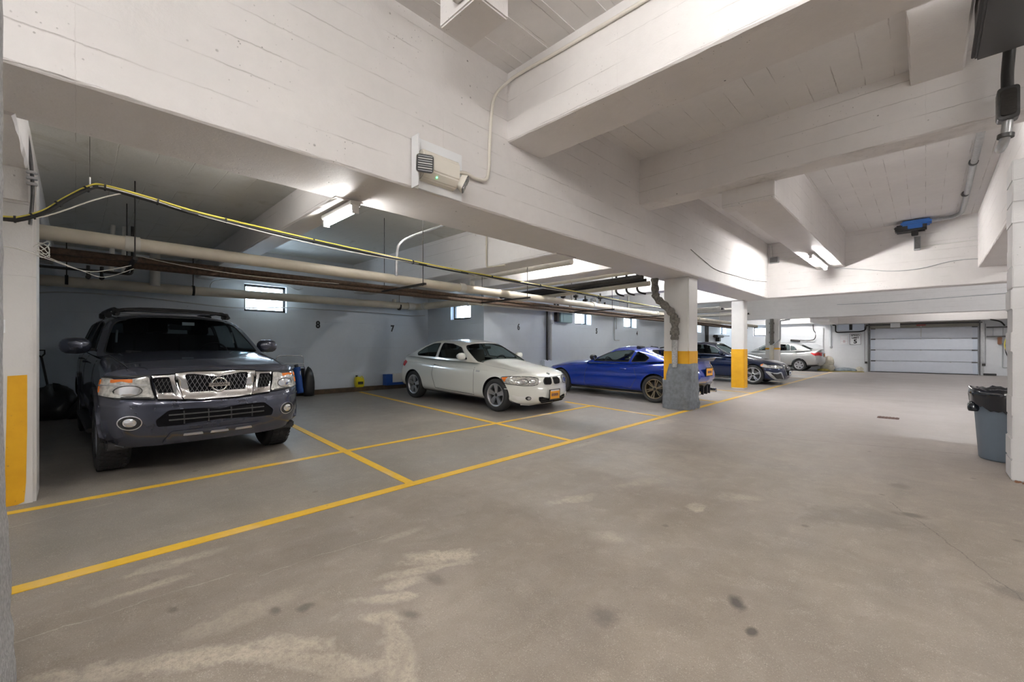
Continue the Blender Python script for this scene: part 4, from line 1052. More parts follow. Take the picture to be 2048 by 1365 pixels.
# ---------------------------------------------------------------- blue coupe
bc = thing('coupe', 'bright blue two-door sports coupe with dark ducktail spoiler parked nose to wall', 'car')
S3 = Car(L=4.46, nexp=5, crown=.05, sillc=-.80, tubz=.40, tub=(1.7, 3.7), ra=.345, archz=.005, r=.312, track=1.52, axles=(.86, 3.56),
    top=[(0, .58), (.1, .62), (.43, .70), (.95, .81), (1.3, .835), (1.65, .87), (2.4, .885), (3.0, .90), (3.5, .955), (4.0, .975), (4.3, .96), (4.46, .90)],
    bot=[(0, .17), (.3, .15), (1.2, .14), (3.2, .14), (3.9, .20), (4.46, .30)],
    w=[(0, .70), (.2, .82), (.8, .885), (1.5, .855), (2.4, .855), (3.2, .89), (3.6, .90), (4.1, .87), (4.46, .78)],
    side=[(-1, .90), (-.7, .965), (-.3, .985), (.1, 1.0), (.5, .985), (.8, .93), (1, .84)],
    flean=[(-1, .1), (-.5, 0), (.2, .02), (.8, .12), (1, .25)], rlean=[(-1, .22), (-.6, .10), (-.1, .0), (.3, .03), (.8, .12), (1, .10)],
    fplan=[(0, 0), (.5, .08), (.8, .2), (1, .5)], rplan=[(0, 0), (.6, .05), (.85, .14), (1, .34)],
    cf=[(-1, 1.42), (1, 2.28)], cr=[(-1, 4.22), (0, 3.88), (1, 3.15)], cplan=.22, crplan=.12,
    roof=[(1.4, 1.12), (2.3, 1.205), (2.65, 1.245), (3.0, 1.225), (3.5, 1.13), (4.2, .99)], rcrown=.035, cw=[(1.4, .76), (2.2, .80), (3.1, .80), (4.2, .70)], tumble=.73)
P = MT['paint_blue']
S3.shell(bc, P, TB)
S3.cabin(bc, P, MT['car_glass'], TB, [roundpoly([(1.86, .885), (2.20, 1.08), (2.48, 1.155), (2.80, 1.175), (2.94, 1.165), (2.86, .90)], .03), roundpoly([(2.93, .90), (3.02, 1.155), (3.22, 1.09), (3.36, 1.01), (3.30, .925)], .03)],
    [(-.92, -.92), (.92, -.92), (.88, .86), (-.88, .86)], [(-.88, -.75), (.88, -.75), (.82, .85), (-.82, .85)])
for ax in S3.axles:
    for sg in (1, -1): wheel(bc, -ax, sg*.78, .312, .22, .225, {'n': 6, 'kind': 'double'}, MT['dark_alloy'])
for sg in (1, -1):
    fn = sidefn(S3, sg)
    S3.strip('door_gap', fn, [(1.62, .26), (1.66, .6), (1.72, .86)], .007, TB, bc); S3.strip('door_gap', fn, [(2.95, .28), (3.12, .55), (2.98, .88)], .007, TB, bc); S3.strip('door_gap', fn, [(1.62, .26), (2.95, .28)], .007, TB, bc)
    handle(S3, bc, 2.68, .73, sg, P, .16); mirror(S3, bc, 1.92, .95, sg, TB, .8)
    S3.patch('fender_panel', fn, roundpoly([(1.15, .79), (1.15, .83), (1.60, .855), (1.56, .79)], .01), MT['carbon'], bc, off=.004, depth=.01, g=.08)
    S3.patch('headlight', lambda q, z, sg=sg: S3.frontpos(sg*q, z), roundpoly([(.6, .55), (.7, .63), (1.5, .68), (1.2, .56)], .03), MT['lamp_clear'], bc, off=.008, depth=.03, g=.08)
    S3.patch('tail_light', lambda q, z, sg=sg: S3.rearpos(sg*q, z), roundpoly([(.52, .74), (.55, .87), (1.05, .88), (1.16, .82), (1.0, .73)], .03), MT['gloss_black'], bc, off=.008, depth=.03, g=.08)
Rr = S3.rearpos
S3.patch('diffuser', Rr, roundpoly([(-1.05, .31), (-.9, .50), (-.5, .47), (.5, .47), (.9, .50), (1.05, .31)], .03), MT['carbon'], bc, off=.012, depth=.04, g=.1)
for q in (-.45, -.15, .15, .45):
    a = Rr(q, .36); m = MB(); m.box((a.x-.07, a.y-.008, .20), (a.x+.1, a.y+.008, .40)); m.build('diffuser_fin', MT['carbon'], bc)
for y in (-.5, .5): m = MB(); m.tube([(-4.25, y, .27), (-4.44, y, .27)], .045, 14, caps=False); m.tube([(-4.43, y, .27), (-4.25, y, .27)], .038, 14); m.build('exhaust_tip', MT['chrome'], bc)
m = MB(); vs = []; fs = []; n = 16
for i in range(n+1):
    b = -1+2*i/n; x = 4.12+.0*b; xe = 4.50-.20*b*b; y = b*.80
    vs += [(-x+.05*b*b, y*.98, .965), (-xe, y, 1.045-.03*b*b), (-xe+.01, y, 1.025-.03*b*b), (-x-.16, y*.98, .94)]
for i in range(n):
    for j in range(4): fs.append((i*4+j, i*4+(j+1) % 4, (i+1)*4+(j+1) % 4, (i+1)*4+j))
fs += [(3, 2, 1, 0), tuple(4*n+j for j in range(4))]
m.add(vs, fs, 0, False); m.build('ducktail_spoiler', MT['carbon'], bc, .004)
a = Rr(0, .72); Mp = face_m((a.x-.02, 0, .72), (0, -1, 0), (0, 0, 1)); pl = plate_obj(bc, 'plate_recess', Mp, .40, .20, 'trim_black', 'plate_yellow'); plate_marks(pl, Mp, .32, .15)
m = MB(); m.tube([(-3.30, .0, 1.24), (-3.55, 0, 1.33)], .004, 5); m.tube([(-3.28, 0, 1.245), (-3.40, 0, 1.265)], .02, 6); m.build('aerial', TB, bc)
for y in (.36, -.36): seat(bc, -2.70, y, .38, ID)
m = MB(); m.box((-1.95, -.66, .62), (-1.62, .66, .86)); m.build('dashboard', ID, bc, .03); steering(bc, -2.1, .36, .82, TB)
m = MB(); m.box((-1.52, -.60, .80), (-.45, .60, .805)); bm_ = m
vs = []; fs = []
for i in range(13):
    for j in range(11):
        x = .45+1.05*i/12; y = -.60+1.2*j/10; p = S3.toppos(x, y); vs.append((p.x, p.y, p.z+.006))
for i in range(12):
    for j in range(10): fs.append((i*11+j, i*11+j+1, (i+1)*11+j+1, (i+1)*11+j))
place(bc, -6.95, 9.80, R(180), .86, .975)

# ---------------------------------------------------------------- navy sedan
ns = thing('sedan', 'dark navy four-door sedan with silver-framed air intakes parked nose out', 'car')
S4 = Car(L=4.74, nexp=5, crown=.045, sillc=-.85, tubz=.42, tub=(1.6, 4.0), ra=.355, archz=.005, r=.325, track=1.56, axles=(.87, 3.69),
    top=[(0, .62), (.08, .66), (.3, .72), (.9, .83), (1.5, .935), (2.4, .955), (3.6, .985), (4.3, 1.01), (4.6, 1.0), (4.74, .95)],
    bot=[(0, .15), (.3, .14), (1.2, .13), (3.2, .13), (4.2, .18), (4.74, .28)],
    w=[(0, .80), (.15, .86), (.6, .915), (1.4, .905), (3.6, .915), (4.3, .88), (4.74, .80)],
    side=[(-1, .91), (-.7, .97), (-.3, .99), (.2, 1.0), (.5, .985), (.78, .93), (1, .86)],
    flean=[(-1, .08), (-.6, 0), (0, .01), (.5, .05), (.9, .12), (1, .24)], rlean=[(-1, .12), (-.5, 0), (.4, .03), (1, .15)],
    fplan=[(0, 0), (.45, .03), (.7, .11), (.88, .24), (1, .46)], rplan=[(0, 0), (.6, .04), (.85, .13), (1, .3)],
    cf=[(-1, 1.32), (1, 2.16)], cr=[(-1, 4.35), (0, 4.05), (1, 3.45)], cplan=.2, crplan=.1,
    roof=[(1.3, 1.24), (2.1, 1.32), (2.7, 1.365), (3.3, 1.35), (3.9, 1.25), (4.3, 1.12)], rcrown=.04, cw=[(1.3, .79), (2.2, .83), (3.4, .83), (4.3, .76)], tumble=.74)
P = MT['paint_navy']
S4.shell(ns, P, TB)
S4.cabin(ns, P, MT['car_glass'], MT['chrome'], [roundpoly([(1.78, .97), (2.18, 1.23), (2.5, 1.30), (2.80, 1.31), (2.84, .98)], .03), roundpoly([(2.92, .985), (2.90, 1.31), (3.3, 1.295), (3.62, 1.21), (3.86, 1.06), (3.70, 1.0)], .04)],
    [(-.92, -.93), (.92, -.93), (.88, .86), (-.88, .86)], [(-.88, -.75), (.88, -.75), (.82, .85), (-.82, .85)])
for ax in S4.axles:
    for sg in (1, -1): wheel(ns, -ax, sg*.79, .325, .225, .24, {'n': 5, 'kind': 'double'}, MT['satin_silver'])
F = S4.frontpos
for sg in (1, -1):
    fn = sidefn(S4, sg); f = lambda q, z, sg=sg: F(sg*q, z)
    for pts in ([(1.52, .25), (1.5, .6), (1.55, .92)], [(2.88, .25), (2.88, .95)], [(3.42, .3), (3.72, .62), (3.75, .95)]): S4.strip('door_gap', fn, pts, .007, TB, ns)
    S4.strip('sill_trim', fn, [(1.30, .19), (3.25, .19)], .018, MT['satin_silver'], ns, off=.012)
    handle(S4, ns, 2.62, .84, sg, P); handle(S4, ns, 3.5, .86, sg, P); mirror(S4, ns, 1.88, 1.0, sg, P, .85)
    h = lamp_unit(S4, 'headlight', f, roundpoly([(.55, .555), (.56, .62), (.85, .655), (1.52, .70), (1.25, .60), (.85, .545)], .025), ns, amber=[roundpoly([(1.2, .62), (1.22, .66), (1.45, .688), (1.3, .63)], .01)], inner=[(.68, .60, .06, .025), (.88, .605, .06, .028)])
    fr = S4.patch('intake_frame', f, roundpoly([(.56, .185), (.66, .44), (1.02, .455), (.94, .20)], .03), MT['satin_silver'], ns, off=.012, depth=.03, g=.06)
    S4.patch('bumper_intake', f, roundpoly([(.63, .215), (.71, .40), (.95, .41), (.88, .225)], .02), MT['gloss_black'], fr, off=.016, depth=.01, g=.06)
    S4.patch('tail_light', lambda q, z, sg=sg: S4.rearpos(sg*q, z), roundpoly([(.5, .78), (.5, .90), (1.2, .92), (1.1, .8)], .03), MT['red_lens'], ns, off=.008, depth=.03, g=.08)
g4 = S4.patch('grille', F, roundpoly([(-.36, .30), (-.43, .50), (-.36, .64), (.36, .64), (.43, .50), (.36, .30)], .03), MT['gloss_black'], ns, off=.014, depth=.03, g=.06)
S4.strip('grille_frame', F, roundpoly([(-.36, .30), (-.43, .50), (-.36, .64), (.36, .64), (.43, .50), (.36, .30)], .03), .02, MT['chrome'], g4, off=.018, closed=True)
for z in (.36, .42, .48, .60): S4.strip('grille_bar', F, [(-.36, z), (.36, z)], .012, MT['dark_steel'], g4, off=.018)
rg = MB()
for k in range(4):
    a = F(0, .555); cy = -.12+.08*k; rg.tube([(a.x+.028, cy+.045*math.cos(2*math.pi*i/18), .555+.045*math.sin(2*math.pi*i/18)) for i in range(20)], .006, 5, caps=False)
rg.build('ring_emblem', MT['chrome'], ns)
S4.strip('front_lip', F, [(q/10, .165) for q in range(-10, 11)], .025, MT['satin_silver'], ns, off=.012)
a = F(0, .42); Mp = face_m((a.x+.04, 0, .40), (0, 1, 0), (0, 0, 1)); pl = plate_obj(ns, 'plate_frame', Mp, .33, .17, 'trim_black', 'plate_white'); plate_marks(pl, Mp, .30, .14)
for y in (.38, -.38): seat(ns, -2.6, y, .44, ID)
seat(ns, -3.5, 0, .48, ID, w=1.2); m = MB(); m.box((-1.9, -.68, .72), (-1.55, .68, .94)); m.build('dashboard', ID, ns, .03); steering(ns, -2.0, .38, .9, TB)
place(ns, -4.14, 16.62, 0, .87, 1.0)

# ---------------------------------------------------------------- silver sedan
ss = thing('sedan', 'silver four-door sedan with red tail lights parked near the far wall', 'car')
S5 = Car(L=4.48, nexp=5, crown=.04, sillc=-.97, tubz=.48, tub=(1.4, 3.8), ra=.34, archz=.01, r=.305, track=1.46, axles=(.88, 3.48),
    top=[(0, .66), (.1, .72), (.5, .82), (.95, .93), (1.3, 1.0), (2.4, 1.01), (3.5, 1.05), (4.0, 1.11), (4.35, 1.12), (4.48, 1.02)],
    bot=[(0, .2), (.3, .18), (1.2, .19), (3.2, .19), (4.0, .24), (4.48, .32)],
    w=[(0, .70), (.2, .80), (.8, .845), (3.5, .85), (4.1, .83), (4.48, .74)],
    side=[(-1, .92), (-.7, .975), (-.2, 1.0), (.4, .99), (.8, .94), (1, .87)],
    flean=[(-1, .08), (-.5, 0), (.3, .03), (.9, .12), (1, .22)], rlean=[(-1, .12), (-.5, 0), (.0, .0), (.2, .04), (.9, .06), (1, .10)],
    fplan=[(0, 0), (.5, .05), (.8, .18), (1, .42)], rplan=[(0, 0), (.6, .04), (.85, .12), (1, .28)],
    cf=[(-1, 1.05), (1, 1.85)], cr=[(-1, 4.08), (0, 3.88), (1, 3.45)], cplan=.2, crplan=.1,
    roof=[(1.0, 1.32), (1.8, 1.38), (2.5, 1.435), (3.1, 1.42), (3.6, 1.33), (4.05, 1.2)], rcrown=.035, cw=[(1.0, .75), (1.9, .78), (3.3, .78), (4.1, .70)], tumble=.76)
P = MT['paint_silver']
S5.shell(ss, P, TB)
S5.cabin(ss, P, MT['car_glass'], TB, [roundpoly([(1.50, 1.04), (1.92, 1.31), (2.2, 1.37), (2.48, 1.375), (2.52, 1.04)], .03), roundpoly([(2.60, 1.04), (2.58, 1.375), (2.95, 1.36), (3.02, 1.34), (3.05, 1.06)], .03), roundpoly([(3.09, 1.065), (3.07, 1.32), (3.22, 1.27), (3.36, 1.10)], .02)],
    [(-.92, -.93), (.92, -.93), (.88, .86), (-.88, .86)], [(-.88, -.75), (.88, -.75), (.82, .85), (-.82, .85)])
for ax in S5.axles:
    for sg in (1, -1): wheel(ss, -ax, sg*.74, .305, .20, .205, {'n': 6, 'kind': 'six'}, MT['satin_silver'])
Rr = S5.rearpos
for sg in (1, -1):
    fn = sidefn(S5, sg); f = lambda q, z, sg=sg: Rr(sg*q, z)
    for pts in ([(1.25, .3), (1.22, .6), (1.27, .98)], [(2.56, .3), (2.56, 1.0)], [(3.12, .35), (3.4, .68), (3.45, 1.0)]): S5.strip('door_gap', fn, pts, .006, MT['grey_paint'], ss)
    handle(S5, ss, 2.3, .88, sg, P); handle(S5, ss, 3.2, .90, sg, P); mirror(S5, ss, 1.58, 1.07, sg, P, .8)
    S5.patch('tail_light', f, roundpoly([(.62, .80), (.58, .97), (.9, .99), (1.42, .955), (1.05, .81)], .03), MT['red_lens'], ss, off=.010, depth=.03, g=.08)
    S5.patch('headlight', lambda q, z, sg=sg: S5.frontpos(sg*q, z), roundpoly([(.5, .55), (.5, .66), (1.3, .72), (1.1, .56)], .03), MT['lamp_clear'], ss, off=.008, depth=.03, g=.08)
S5.patch('boot_garnish', Rr, roundpoly([(-.58, .93), (-.58, .985), (.58, .985), (.58, .93)], .01), MT['chrome'], ss, off=.02, depth=.03, g=.1)
a = Rr(0, .83); Mp = face_m((a.x-.012, 0, .83), (0, -1, 0), (0, 0, 1)); pl = plate_obj(ss, 'plate_frame', Mp, .34, .17, 'trim_black', 'plate_yellow'); plate_marks(pl, Mp, .30, .14)
S5.patch('bumper_lower', Rr, roundpoly([(-.95, .34), (-.95, .44), (.95, .44), (.95, .34)], .03), MT['paint_silver'], ss, off=.03, depth=.05, g=.1)
for sg in (.35, -.35): m = MB(); m.tube([(-3.9, sg*.4, 1.36), (-3.7+.0, sg*.4, 1.40)], .004, 4)
m = MB(); m.tube([(-3.45, .35, 1.42), (-3.78, .35, 1.55)], .004, 5); m.build('aerial', TB, ss)
for y in (.36, -.36): seat(ss, -2.35, y, .52, ID)
seat(ss, -3.15, 0, .55, ID, w=1.15, h=.5)
place(ss, -7.28, 26.93, R(180), .88, .99)
# ================================================================ pipes and cables
def single(name, pts, r, mt, label, cat, group=None, n=10):
    return tag(tubeo(name, pts, r, MT[mt], None, n), label, cat, group)
def wire(name, pts, r, mt, label, cat='cable', k=6, group=None): return single(name, smooth(pts, k), r, mt, label, cat, group, 6)
# large upper drain pipe with couplings
up = single('drain_pipe', [(-6.0, -.70, 2.345), (-6.0, 6, 2.31), (-6.0, 14, 2.28), (-6.0, 23.5, 2.28)], .072, 'pvc', 'long cream drain pipe hung higher and nearer, above the parked SUV and white coupe', 'pipe', n=16)
for y in (.42, 4.86, 9.1, 12.6, 16): tubeo('coupling', [(-6.0, y-.06, 2.34-.0035*y), (-6.0, y+.06, 2.34-.0035*y)], .082, MT['pvc_white'], up, 16)
lo = single('drain_pipe', rounded([(-10.1, -.75, 2.32), (-10.1, 6.65, 2.37), (-7.72, 6.65, 2.35), (-7.72, 23.5, 2.42)], .16), .088, 'pvc', 'long cream drain pipe running low along the back wall and round the jog', 'pipe', n=16)
for p, q in [((-10.1, 6.3, 2.37), (-10.1, 6.5, 2.37)), ((-9.85, 6.65, 2.37), (-9.7, 6.65, 2.37)), ((-7.98, 6.65, 2.35), (-7.85, 6.65, 2.35)), ((-7.72, 6.85, 2.35), (-7.72, 7.0, 2.35))]: tubeo('coupling', [p, q], .1, MT['pvc_white'], lo, 16)
tubeo('branch', [(-10.1, 5.9, 2.4), (-10.1, 5.9, 2.52)], .05, MT['pvc_white'], lo, 12)
tubeo('branch', [(-8.9, .30, 2.33), (-8.9, .30, 2.95)], .05, MT['pvc_white'], lo, 12) if False else None
for dx, dz, lb in ((0, 0, 'rusty iron pipe running just below the cream drain pipe'), (.25, -.035, 'rusty iron pipe farther behind the cream drain pipe'), (.42, .01, 'thin rusty iron pipe farthest behind the cream drain pipe')):
    single('iron_pipe', [(-6.28-dx, -.7, 2.225+dz), (-6.28-dx, 23, 2.19+dz)], .034 if dx < .4 else .026, 'rust' if dx < .4 else 'iron', lb, 'pipe')
# hangers
def hanger(y, x0, x1, zt, label, zb=2.165, far=False):
    t = thing('pipe_hanger', label, 'hanger', ((x0+x1)/2, y, zb), group='trapeze hangers under the drain pipe')
    m = MB(); m.box((x0-.06, y-.018, zb-.018), (x1+.06, y+.018, zb+.01)); rel(m.build('cross_bar', MT['iron'], t), t)
    for x in (x0, x1): rel(tubeo('rod', [(x, y, zb-.03), (x, y, zt)], .006, MT['iron'], t, 6), t)
    return t
hanger(.43, -6.85, -5.86, 2.99, 'iron trapeze hanger with a rusty rod above the SUV')
hanger(3.5, -6.3, -5.2, 3.36, 'iron trapeze hanger before the number 7')
hanger(5.8, -6.5, -5.25, 3.36, 'iron trapeze hanger below the crossing white pipe')
hanger(9.0, -6.6, -5.4, 3.36, 'iron trapeze hanger just left of the wrapped column')
hanger(11.9, -6.6, -5.4, 3.36, 'iron trapeze hanger right of the wrapped column')
for y, lb in ((1.58, 'thin rod clamp holding the wall pipe above the bright window'), (6.05, 'thin rod clamp at the corner of the wall pipe'), (-.1, 'thin rod clamp on the wall pipe behind the SUV')):
    t = thing('pipe_clamp', lb, 'hanger', (-10.1, y, 2.34)); rel(tubeo('rod', [(-10.1, y, 2.42), (-10.1, y, 2.97 if y < 1.7 else 3.36)], .007, MT['iron'], t, 6), t)
    m = MB(); m.tube([(-10.1, y-.02, 2.34), (-10.1, y+.02, 2.34)], .097, 16); rel(m.build('band', MT['iron'], t), t)
# pipework in front of the back wall, left bay
wp = single('water_pipe', rounded([(-8.0, -.7, 2.275), (-8.0, .56, 2.275), (-8.0, .56, 2.95)], .05), .018, 'iron', 'black water pipe with valves behind the drain pipe above the SUV', 'pipe')
for y in (.12, .25): 
    m = MB(); m.tube([(-8.0, y, 2.2), (-8.0, y, 2.34)], .02, 8); m.tube([(-8.05, y, 2.19), (-7.95, y, 2.19)], .028, 8); m.build('valve', MT['iron'], wp)
for y, z0, z1, r in ((.345, 2.28, 2.95, .028), (.47, 2.27, 2.95, .028)):
    single('branch_pipe', [(-8.0-.1, y, z0), (-8.1, y+.02, z1)], r, 'pvc_white', 'short white branch pipe on the %s' % ('left' if y < .4 else 'right'), 'pipe')
single('branch_pipe', [(-9.95, 1.0, 2.36), (-9.95, 1.0, 2.96)], .075, 'pvc_white', 'thick white riser joining the wall pipe behind the SUV roof', 'pipe')
wire('conduit', [(-10.38, -.6, 2.10), (-10.38, -.1, 2.18), (-10.38, .9, 2.17), (-10.38, 2.3, 2.08), (-10.38, 3.4, 2.15), (-10.38, 5.5, 2.16), (-10.38, 6.6, 2.14), (-10.3, 7.0, 2.16)], .012, 'grey_paint', 'thin painted conduit sagging under the wall pipe', 'conduit')
wire('conduit', [(-10.4, 1.9, 2.42), (-10.4, 1.98, 2.60), (-10.4, 2.4, 2.68), (-10.4, 3.3, 2.66), (-10.4, 3.55, 2.58), (-10.4, 3.7, 2.62)], .009, 'grey_paint', 'thin painted conduit looping over the bright window', 'conduit')
# cable bundle
CB = [(-4.75, -1.0, 2.10), (-4.75, -.376, 2.174), (-4.75, -.283, 2.19), (-4.75, -.159, 2.27), (-4.75, -.056, 2.386), (-4.75, .081, 2.515), (-4.75, .167, 2.54), (-4.75, .445, 2.51), (-4.75, .794, 2.46), (-4.75, 1.465, 2.42), (-4.75, 2.206, 2.385), (-4.75, 3.471, 2.335), (-4.75, 4.612, 2.317), (-4.75, 5.57, 2.307), (-4.78, 7.088, 2.287), (-4.9, 9.5, 2.27), (-5.0, 12, 2.29)]
def off(pts, dx, dz, amp=0, ph=0): return [(x+dx, y, z+dz+amp*math.sin(y*1.9+ph)) for x, y, z in pts]
mat('cable_yellow', (.74, .62, .10), .45); mat('cable_black', (.02, .02, .02), .45); mat('cable_white', (.72, .70, .64), .5)
wire('cable', off(CB, 0, .014, .004), .011, 'cable_yellow', 'yellow cable draped across the stalls below the ceiling')
wire('cable', off(CB, .012, -.008), .015, 'cable_black', 'thick black cable draped beside the yellow one')
wire('cable', off(CB[5:], .02, -.022, .02, 1), .006, 'cable_white', 'thin white cable sagging under the yellow one')
wire('cable', [(-4.74, -.376, 2.15), (-4.74, -.159, 2.235), (-4.74, .10, 2.42), (-4.74, .26, 2.515)], .006, 'cable_white', 'short white cable rising straight to the cable hook')
tg = thing('cable_ties', 'black cable ties holding the yellow and black cables together', 'cable tie', (-4.75, .2, 2.5))
sp = smooth(CB, 6)
for i in range(8, len(sp)-10, 7):
    d = (sp[i+1]-sp[i]).normalized()*.006; m = MB(); c = sp[i]+Vector((.004, 0, 0)); m.tube([c-d, c+d], .027, 8); rel(m.build('cable_tie', MT['cable_black'], tg), tg)
t = thing('cable_hook', 'small white hook on the slab carrying the cables at their highest point', 'hook', (-4.75, .08, 2.55)); rel(tubeo('hook', [(-4.75, .08, 2.50), (-4.75, .08, 2.60)], .006, MT['white_metal'], t, 5), t); rel(tubeo('hang_wire', [(-4.75, .08, 2.59), (-4.75, .08, 2.975)], .0015, MT['iron'], t, 4), t)
# wires on the near-left column
wire('conduit', [(-4.985, -.275, 3.0), (-4.97, -.25, 2.8), (-4.97, -.235, 2.6), (-4.97, -.232, 2.42), (-4.97, -.245, 2.20)], .011, 'dark_steel', 'grey flexible conduit running down the left column', 'conduit')
t = thing('conduit_clamps', 'small metal clamp cluster on the left column conduit', 'clamp', (-4.96, -.235, 2.56))
for dz in (-.045, 0, .045): m = MB(); m.box((-4.985, -.265, 2.55+dz), (-4.94, -.205, 2.57+dz)); rel(m.build('clamp', MT['galvanised'], t, .004), t)
wire('wire', [(-5.0, -.6, 2.02), (-4.97, -.36, 2.01), (-4.97, -.23, 1.98), (-5.3, -.15, 1.99), (-5.7, .1, 1.97), (-5.85, .40, 2.09)], .004, 'cable_white', 'thin pale wire sagging from the left column to the pipe hanger', 'wire')
wire('wire', [(-5.0, -.23, 2.0), (-5.4, .05, 1.93), (-5.7, .2, 1.93), (-5.85, .42, 2.06)], .003, 'cable_white', 'thinner pale wire looping lowest beside the left column', 'wire')
wire('wire', [(-5.86, .44, 2.20), (-5.9, .9, 2.15), (-5.9, 1.6, 2.12), (-5.95, 2.6, 2.15)], .003, 'cable_white', 'thin pale wire trailing below the drain pipe', 'wire')
t = thing('wire_coil', 'tangle of thin wires at the left column below the drain pipe', 'wire', (-5.1, -.18, 2.02))
m = MB()
for k in range(5):
    m.tube([(-5.05-.02*k+.05*math.cos(a*.5+k), -.19+.045*math.cos(a+k), 2.02+.05*math.sin(a)+.01*k) for a in [i*.6 for i in range(12)]], .0028, 5)
rel(m.build('wire', MT['cable_white'], t), t)
# conduits in the second bay
wire('conduit', [(-5.28, 4.5, 3.31), (-5.3, 4.2, 3.23), (-5.3, 3.9, 3.10), (-5.3, 3.4, 2.86), (-5.3, 3.2, 2.72), (-5.3, 3.14, 2.58), (-5.3, 3.13, 2.25)], .022, 'galvanised', 'grey conduit bending down from the second bay ceiling', 'conduit')
single('conduit', rounded([(-5.4, 4.92, 3.33), (-5.4, 4.92, 2.62), (-4.95, 4.92, 2.60)], .05), .014, 'pvc', 'cream conduit dropping down the face of the second cross beam', 'conduit')
single('branch_pipe', rounded([(-4.4, 6.0, 2.74), (-7.06, 6.0, 2.74), (-7.06, 6.0, 2.42)], .08), .06, 'pvc_white', 'white pipe crossing between two beams above the white coupe', 'pipe', n=12)
single('branch_pipe', [(-3.95, 8.0, 2.53), (-7.9, 8.0, 2.48)], .05, 'pvc', 'cream pipe crossing the stall just left of the wrapped column', 'pipe', n=12)
single('branch_pipe', [(-3.95, 7.4, 2.68), (-7.9, 7.4, 2.64)], .035, 'pvc', 'thin tan pipe crossing beyond the third beam', 'pipe')
single('iron_pipe', [(-3.95, 7.7, 2.62), (-7.9, 7.7, 2.56)], .055, 'iron', 'dark pipe crossing between the tan and cream pipes', 'pipe')
single('iron_pipe', [(-3.95, 7.85, 2.58), (-7.9, 7.85, 2.50)], .03, 'iron', 'thin dark pipe crossing close above the cream pipe', 'pipe')
for i, (x, lb) in enumerate([(-4.35, 'short black pipe bend nearest the wrapped column'), (-4.6, 'middle short black pipe bend by the wrapped column'), (-4.85, 'short black pipe bend farthest from the wrapped column')]):
    wire('pipe_bend', [(x, 8.25, 3.34), (x, 8.25, 2.60), (x, 8.25, 2.47), (x+.06, 8.25, 2.40), (x+.18, 8.27, 2.36)], .022, 'iron', lb, 'pipe', 5)
# clutter of valves above the blue coupe
rnd = random.Random(5)
vg = thing('valve_cluster', 'cluster of dark valves and pipe fittings above the blue coupe', 'valves', (-7.0, 9.6, 2.4))
for k in range(12):
    x = -7.3+rnd.random()*.9; y = 8.9+rnd.random()*1.9; z = 2.42+rnd.random()*.22
    m = MB(); m.tube([(x, y, z-.1), (x, y, z+.12)], .02+.015*rnd.random(), 8); m.tube([(x-.06, y, z), (x+.06, y, z)], .035, 8)
    rel(m.build('valve', MT['iron' if k % 3 else 'pvc_white'], vg), vg)
for y in (11.4, 13.2): single('branch_pipe', [(-7.3, y, 2.45), (-7.3, y, 3.34)], .04, 'pvc_white', 'white riser above the blue coupe, %s' % ('nearer' if y < 12 else 'farther'), 'pipe')
# soil pipe wrapped round column two, and its padding
mat('old_wrap', (.21, .195, .17), .85, noise=.6, nscale=22, bump=1.0)
sp_ = thing('soil_pipe', 'old grey taped drain pipe bending down the front of the padded column', 'pipe', (-3.6, 8.3, .9))
P_ = smooth([(-3.96, 8.24, 2.66), (-3.96, 8.26, 2.42), (-3.93, 8.27, 2.26), (-3.80, 8.30, 2.12), (-3.64, 8.32, 1.94), (-3.59, 8.34, 1.80), (-3.59, 8.35, 1.62), (-3.60, 8.36, 1.4)], 5)
m = MB(); m.tube(P_, .07, 14, rs=[.072 + .012*math.sin(i*1.7) + random.gauss(0, .003) for i in range(len(P_))]); rel(m.build('taped_pipe', MT['old_wrap'], sp_), sp_)
rel(tubeo('lower_pipe', [(-3.60, 8.365, 1.42), (-3.60, 8.37, .85)], .056, MT['rough_plaster'], sp_, 14), sp_)
rel(tubeo('collar', [(-3.59, 8.35, 1.74), (-3.59, 8.35, 1.83)], .098, MT['old_wrap'], sp_, 14), sp_)
rel(tubeo('collar', [(-3.60, 8.36, 1.50), (-3.60, 8.36, 1.58)], .09, MT['old_wrap'], sp_, 14), sp_)
mat('padding', (.20, .22, .245), .75, noise=.35, nscale=14, bump=.6)
m = MB(); n = 26; ring = []
rows = [(.01, 1.03), (.1, 1.06), (.25, 1.04), (.45, 1.03), (.6, 1.02), (.75, 1.0), (.92, .99)]
vs = []; fs = []
for ri, (z, k) in enumerate(rows):
    for j in range(n):
        a = 2*math.pi*j/n; c, s_ = math.cos(a), math.sin(a); q = (abs(c)**5+abs(s_)**5)**(-1/5)
        x = -3.60 + .285*q*c*k; y = 8.66 + .30*q*s_*k
        if z > .6 and x < -3.78: x = -3.78
        zz = z + (.0 if ri == 0 else random.gauss(0, .008))
        if ri >= 5 and x < -3.72: zz -= .22
        vs.append((x+random.gauss(0, .006 if z > .3 else .016), y+random.gauss(0, .008 if z > .3 else .02), zz))
for i in range(len(rows)-1):
    for j in range(n): fs.append((i*n+j, i*n+(j+1) % n, (i+1)*n+(j+1) % n, (i+1)*n+j))
fs.append(tuple((len(rows)-1)*n+j for j in range(n)))
m.add(vs, fs, 0, True); o = m.build('column_padding', MT['padding']); tag(o, 'torn grey padding wrapped round the base of the column by the blue coupe', 'padding')
